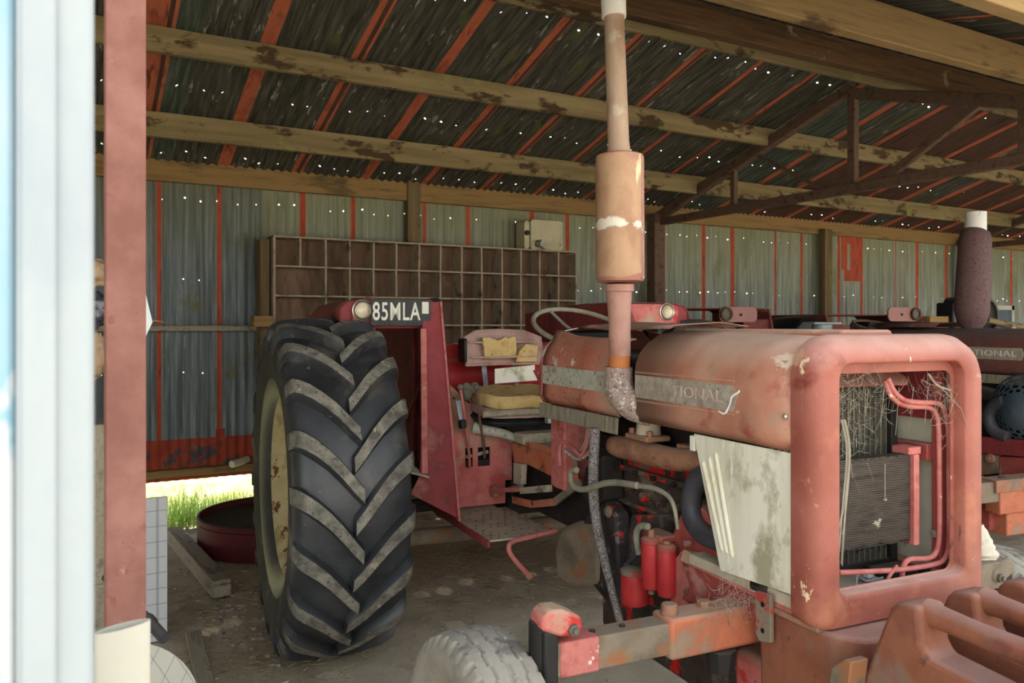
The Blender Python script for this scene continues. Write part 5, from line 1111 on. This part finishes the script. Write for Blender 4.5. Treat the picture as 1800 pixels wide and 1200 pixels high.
# things beyond the second tractor, standing on a bench
b = MB(); g = lambda px, py, Y: P(px, py, y=Y)
bl, br_ = g(1640, 600, 5.2), g(1800, 600, 5.2); zb3 = g(1700, 588, 5.2).z
bench = empty('timber_bench', ((bl.x+br_.x)/2+.3, 5.2, 0), label='old timber bench behind the second tractor', cat='bench')
L_ = (br_.x-bl.x)/2+.5
b = MB(); b.box(-L_, L_, -.25, .3, zb3-.05, zb3); b.build('bench_top', 'greywood', bench, bevel=.005)
for x in (-L_+.1, L_-.1):
    for y in (-.2, .25): b = MB(); b.box(x-.04, x+.04, y-.04, y+.04, 0, zb3-.05); b.build('leg', 'greywood', bench)
ea = empty('battery_case', (g(1673, 560, 5.2).x, 5.2, zb3), label='dark blue-black metal case with rounded lugs left of the far brown muffler', cat='case')
hz3 = g(1673, 532, 5.2).z-zb3; b = MB(); b.box(-.13, .13, -.1, .1, 0, hz3); b.build('case', 'blackplastic', ea, bevel=.02)
b = MB(); b.box(.07, .128, -.104, -.1, .02, hz3-.03); b.build('pale_panel', 'bluegrey', ea); b = MB(); b.cyl((.07, -.09, hz3-.02), (.07, .09, hz3-.02), .08, 20); b.build('rounded_lug', 'black', ea)
eb = empty('pulley_wheel', (g(1728, 556, 5.25).x, 5.25, zb3), label='black flanged pulley wheel behind the far brown muffler', cat='wheel'); R_ = (g(1728, 523, 5.25).z-zb3)/2
b = MB(); b.lathe([(.02, -.04), (R_*.7, -.03), (R_, -.05), (R_, -.03), (R_*.85, 0), (R_, .03), (R_, .05), (R_*.7, .03), (.02, .04)], (0, 0, R_), 'y', 40, closed=True); b.build('wheel', 'black', eb)
b = MB(); b.tube([(R_*.9*cos(a), -.06, R_+R_*.9*sin(a)) for a in [i*.35 for i in range(18)]], .012, 8, loop=True); b.build('pale_ring', 'knobgrey', eb)
ec = empty('window_sash', (g(1760, 560, 5.4).x, 5.4, zb3), label='small pale green wooden window sash standing right of the pulley wheel', cat='window frame'); w3 = .24; h3 = g(1760, 537, 5.4).z-zb3
b = MB(); b.box(-w3, w3, -.02, .02, h3-.05, h3); b.box(-w3, w3, -.02, .02, 0, .05); b.box(-w3, -w3+.05, -.02, .02, 0, h3); b.box(w3-.05, w3, -.02, .02, 0, h3); b.build('sash', 'badgelight', ec)
b = MB(); b.box(-w3+.05, w3-.05, -.004, .004, .05, h3-.05); b.build('pane', 'bluegrey', ec)
b = MB(); ty_ = g(1740, 570, 4.9); b.tube([g(1736, 562, 5.1), g(1765, 568, 5.05), g(1800, 574, 5.0)], .03, 10); o = b.build('timber_pole', 'timber'); tag(o, 'round timber pole lying across the bench, its cut end to the right', 'pole')
b = MB(); b.tube([g(1752, 567, 5.12), g(1772, 573, 5.02), g(1782, 577, 4.95)], .032, 12); o = b.build('timber_pole', 'greywood'); tag(o, 'shorter pale timber pole in front of the other one', 'pole')
b = MB(); a, c_ = g(1622, 570, 5.2), g(1660, 556, 5.2); b.box(a.x+.05, c_.x, 5.15, 5.3, zb3, c_.z); tag(b.build('timber_block', 'timberplate', bevel=.005), 'brown timber block on the bench left of the dark case', 'block')
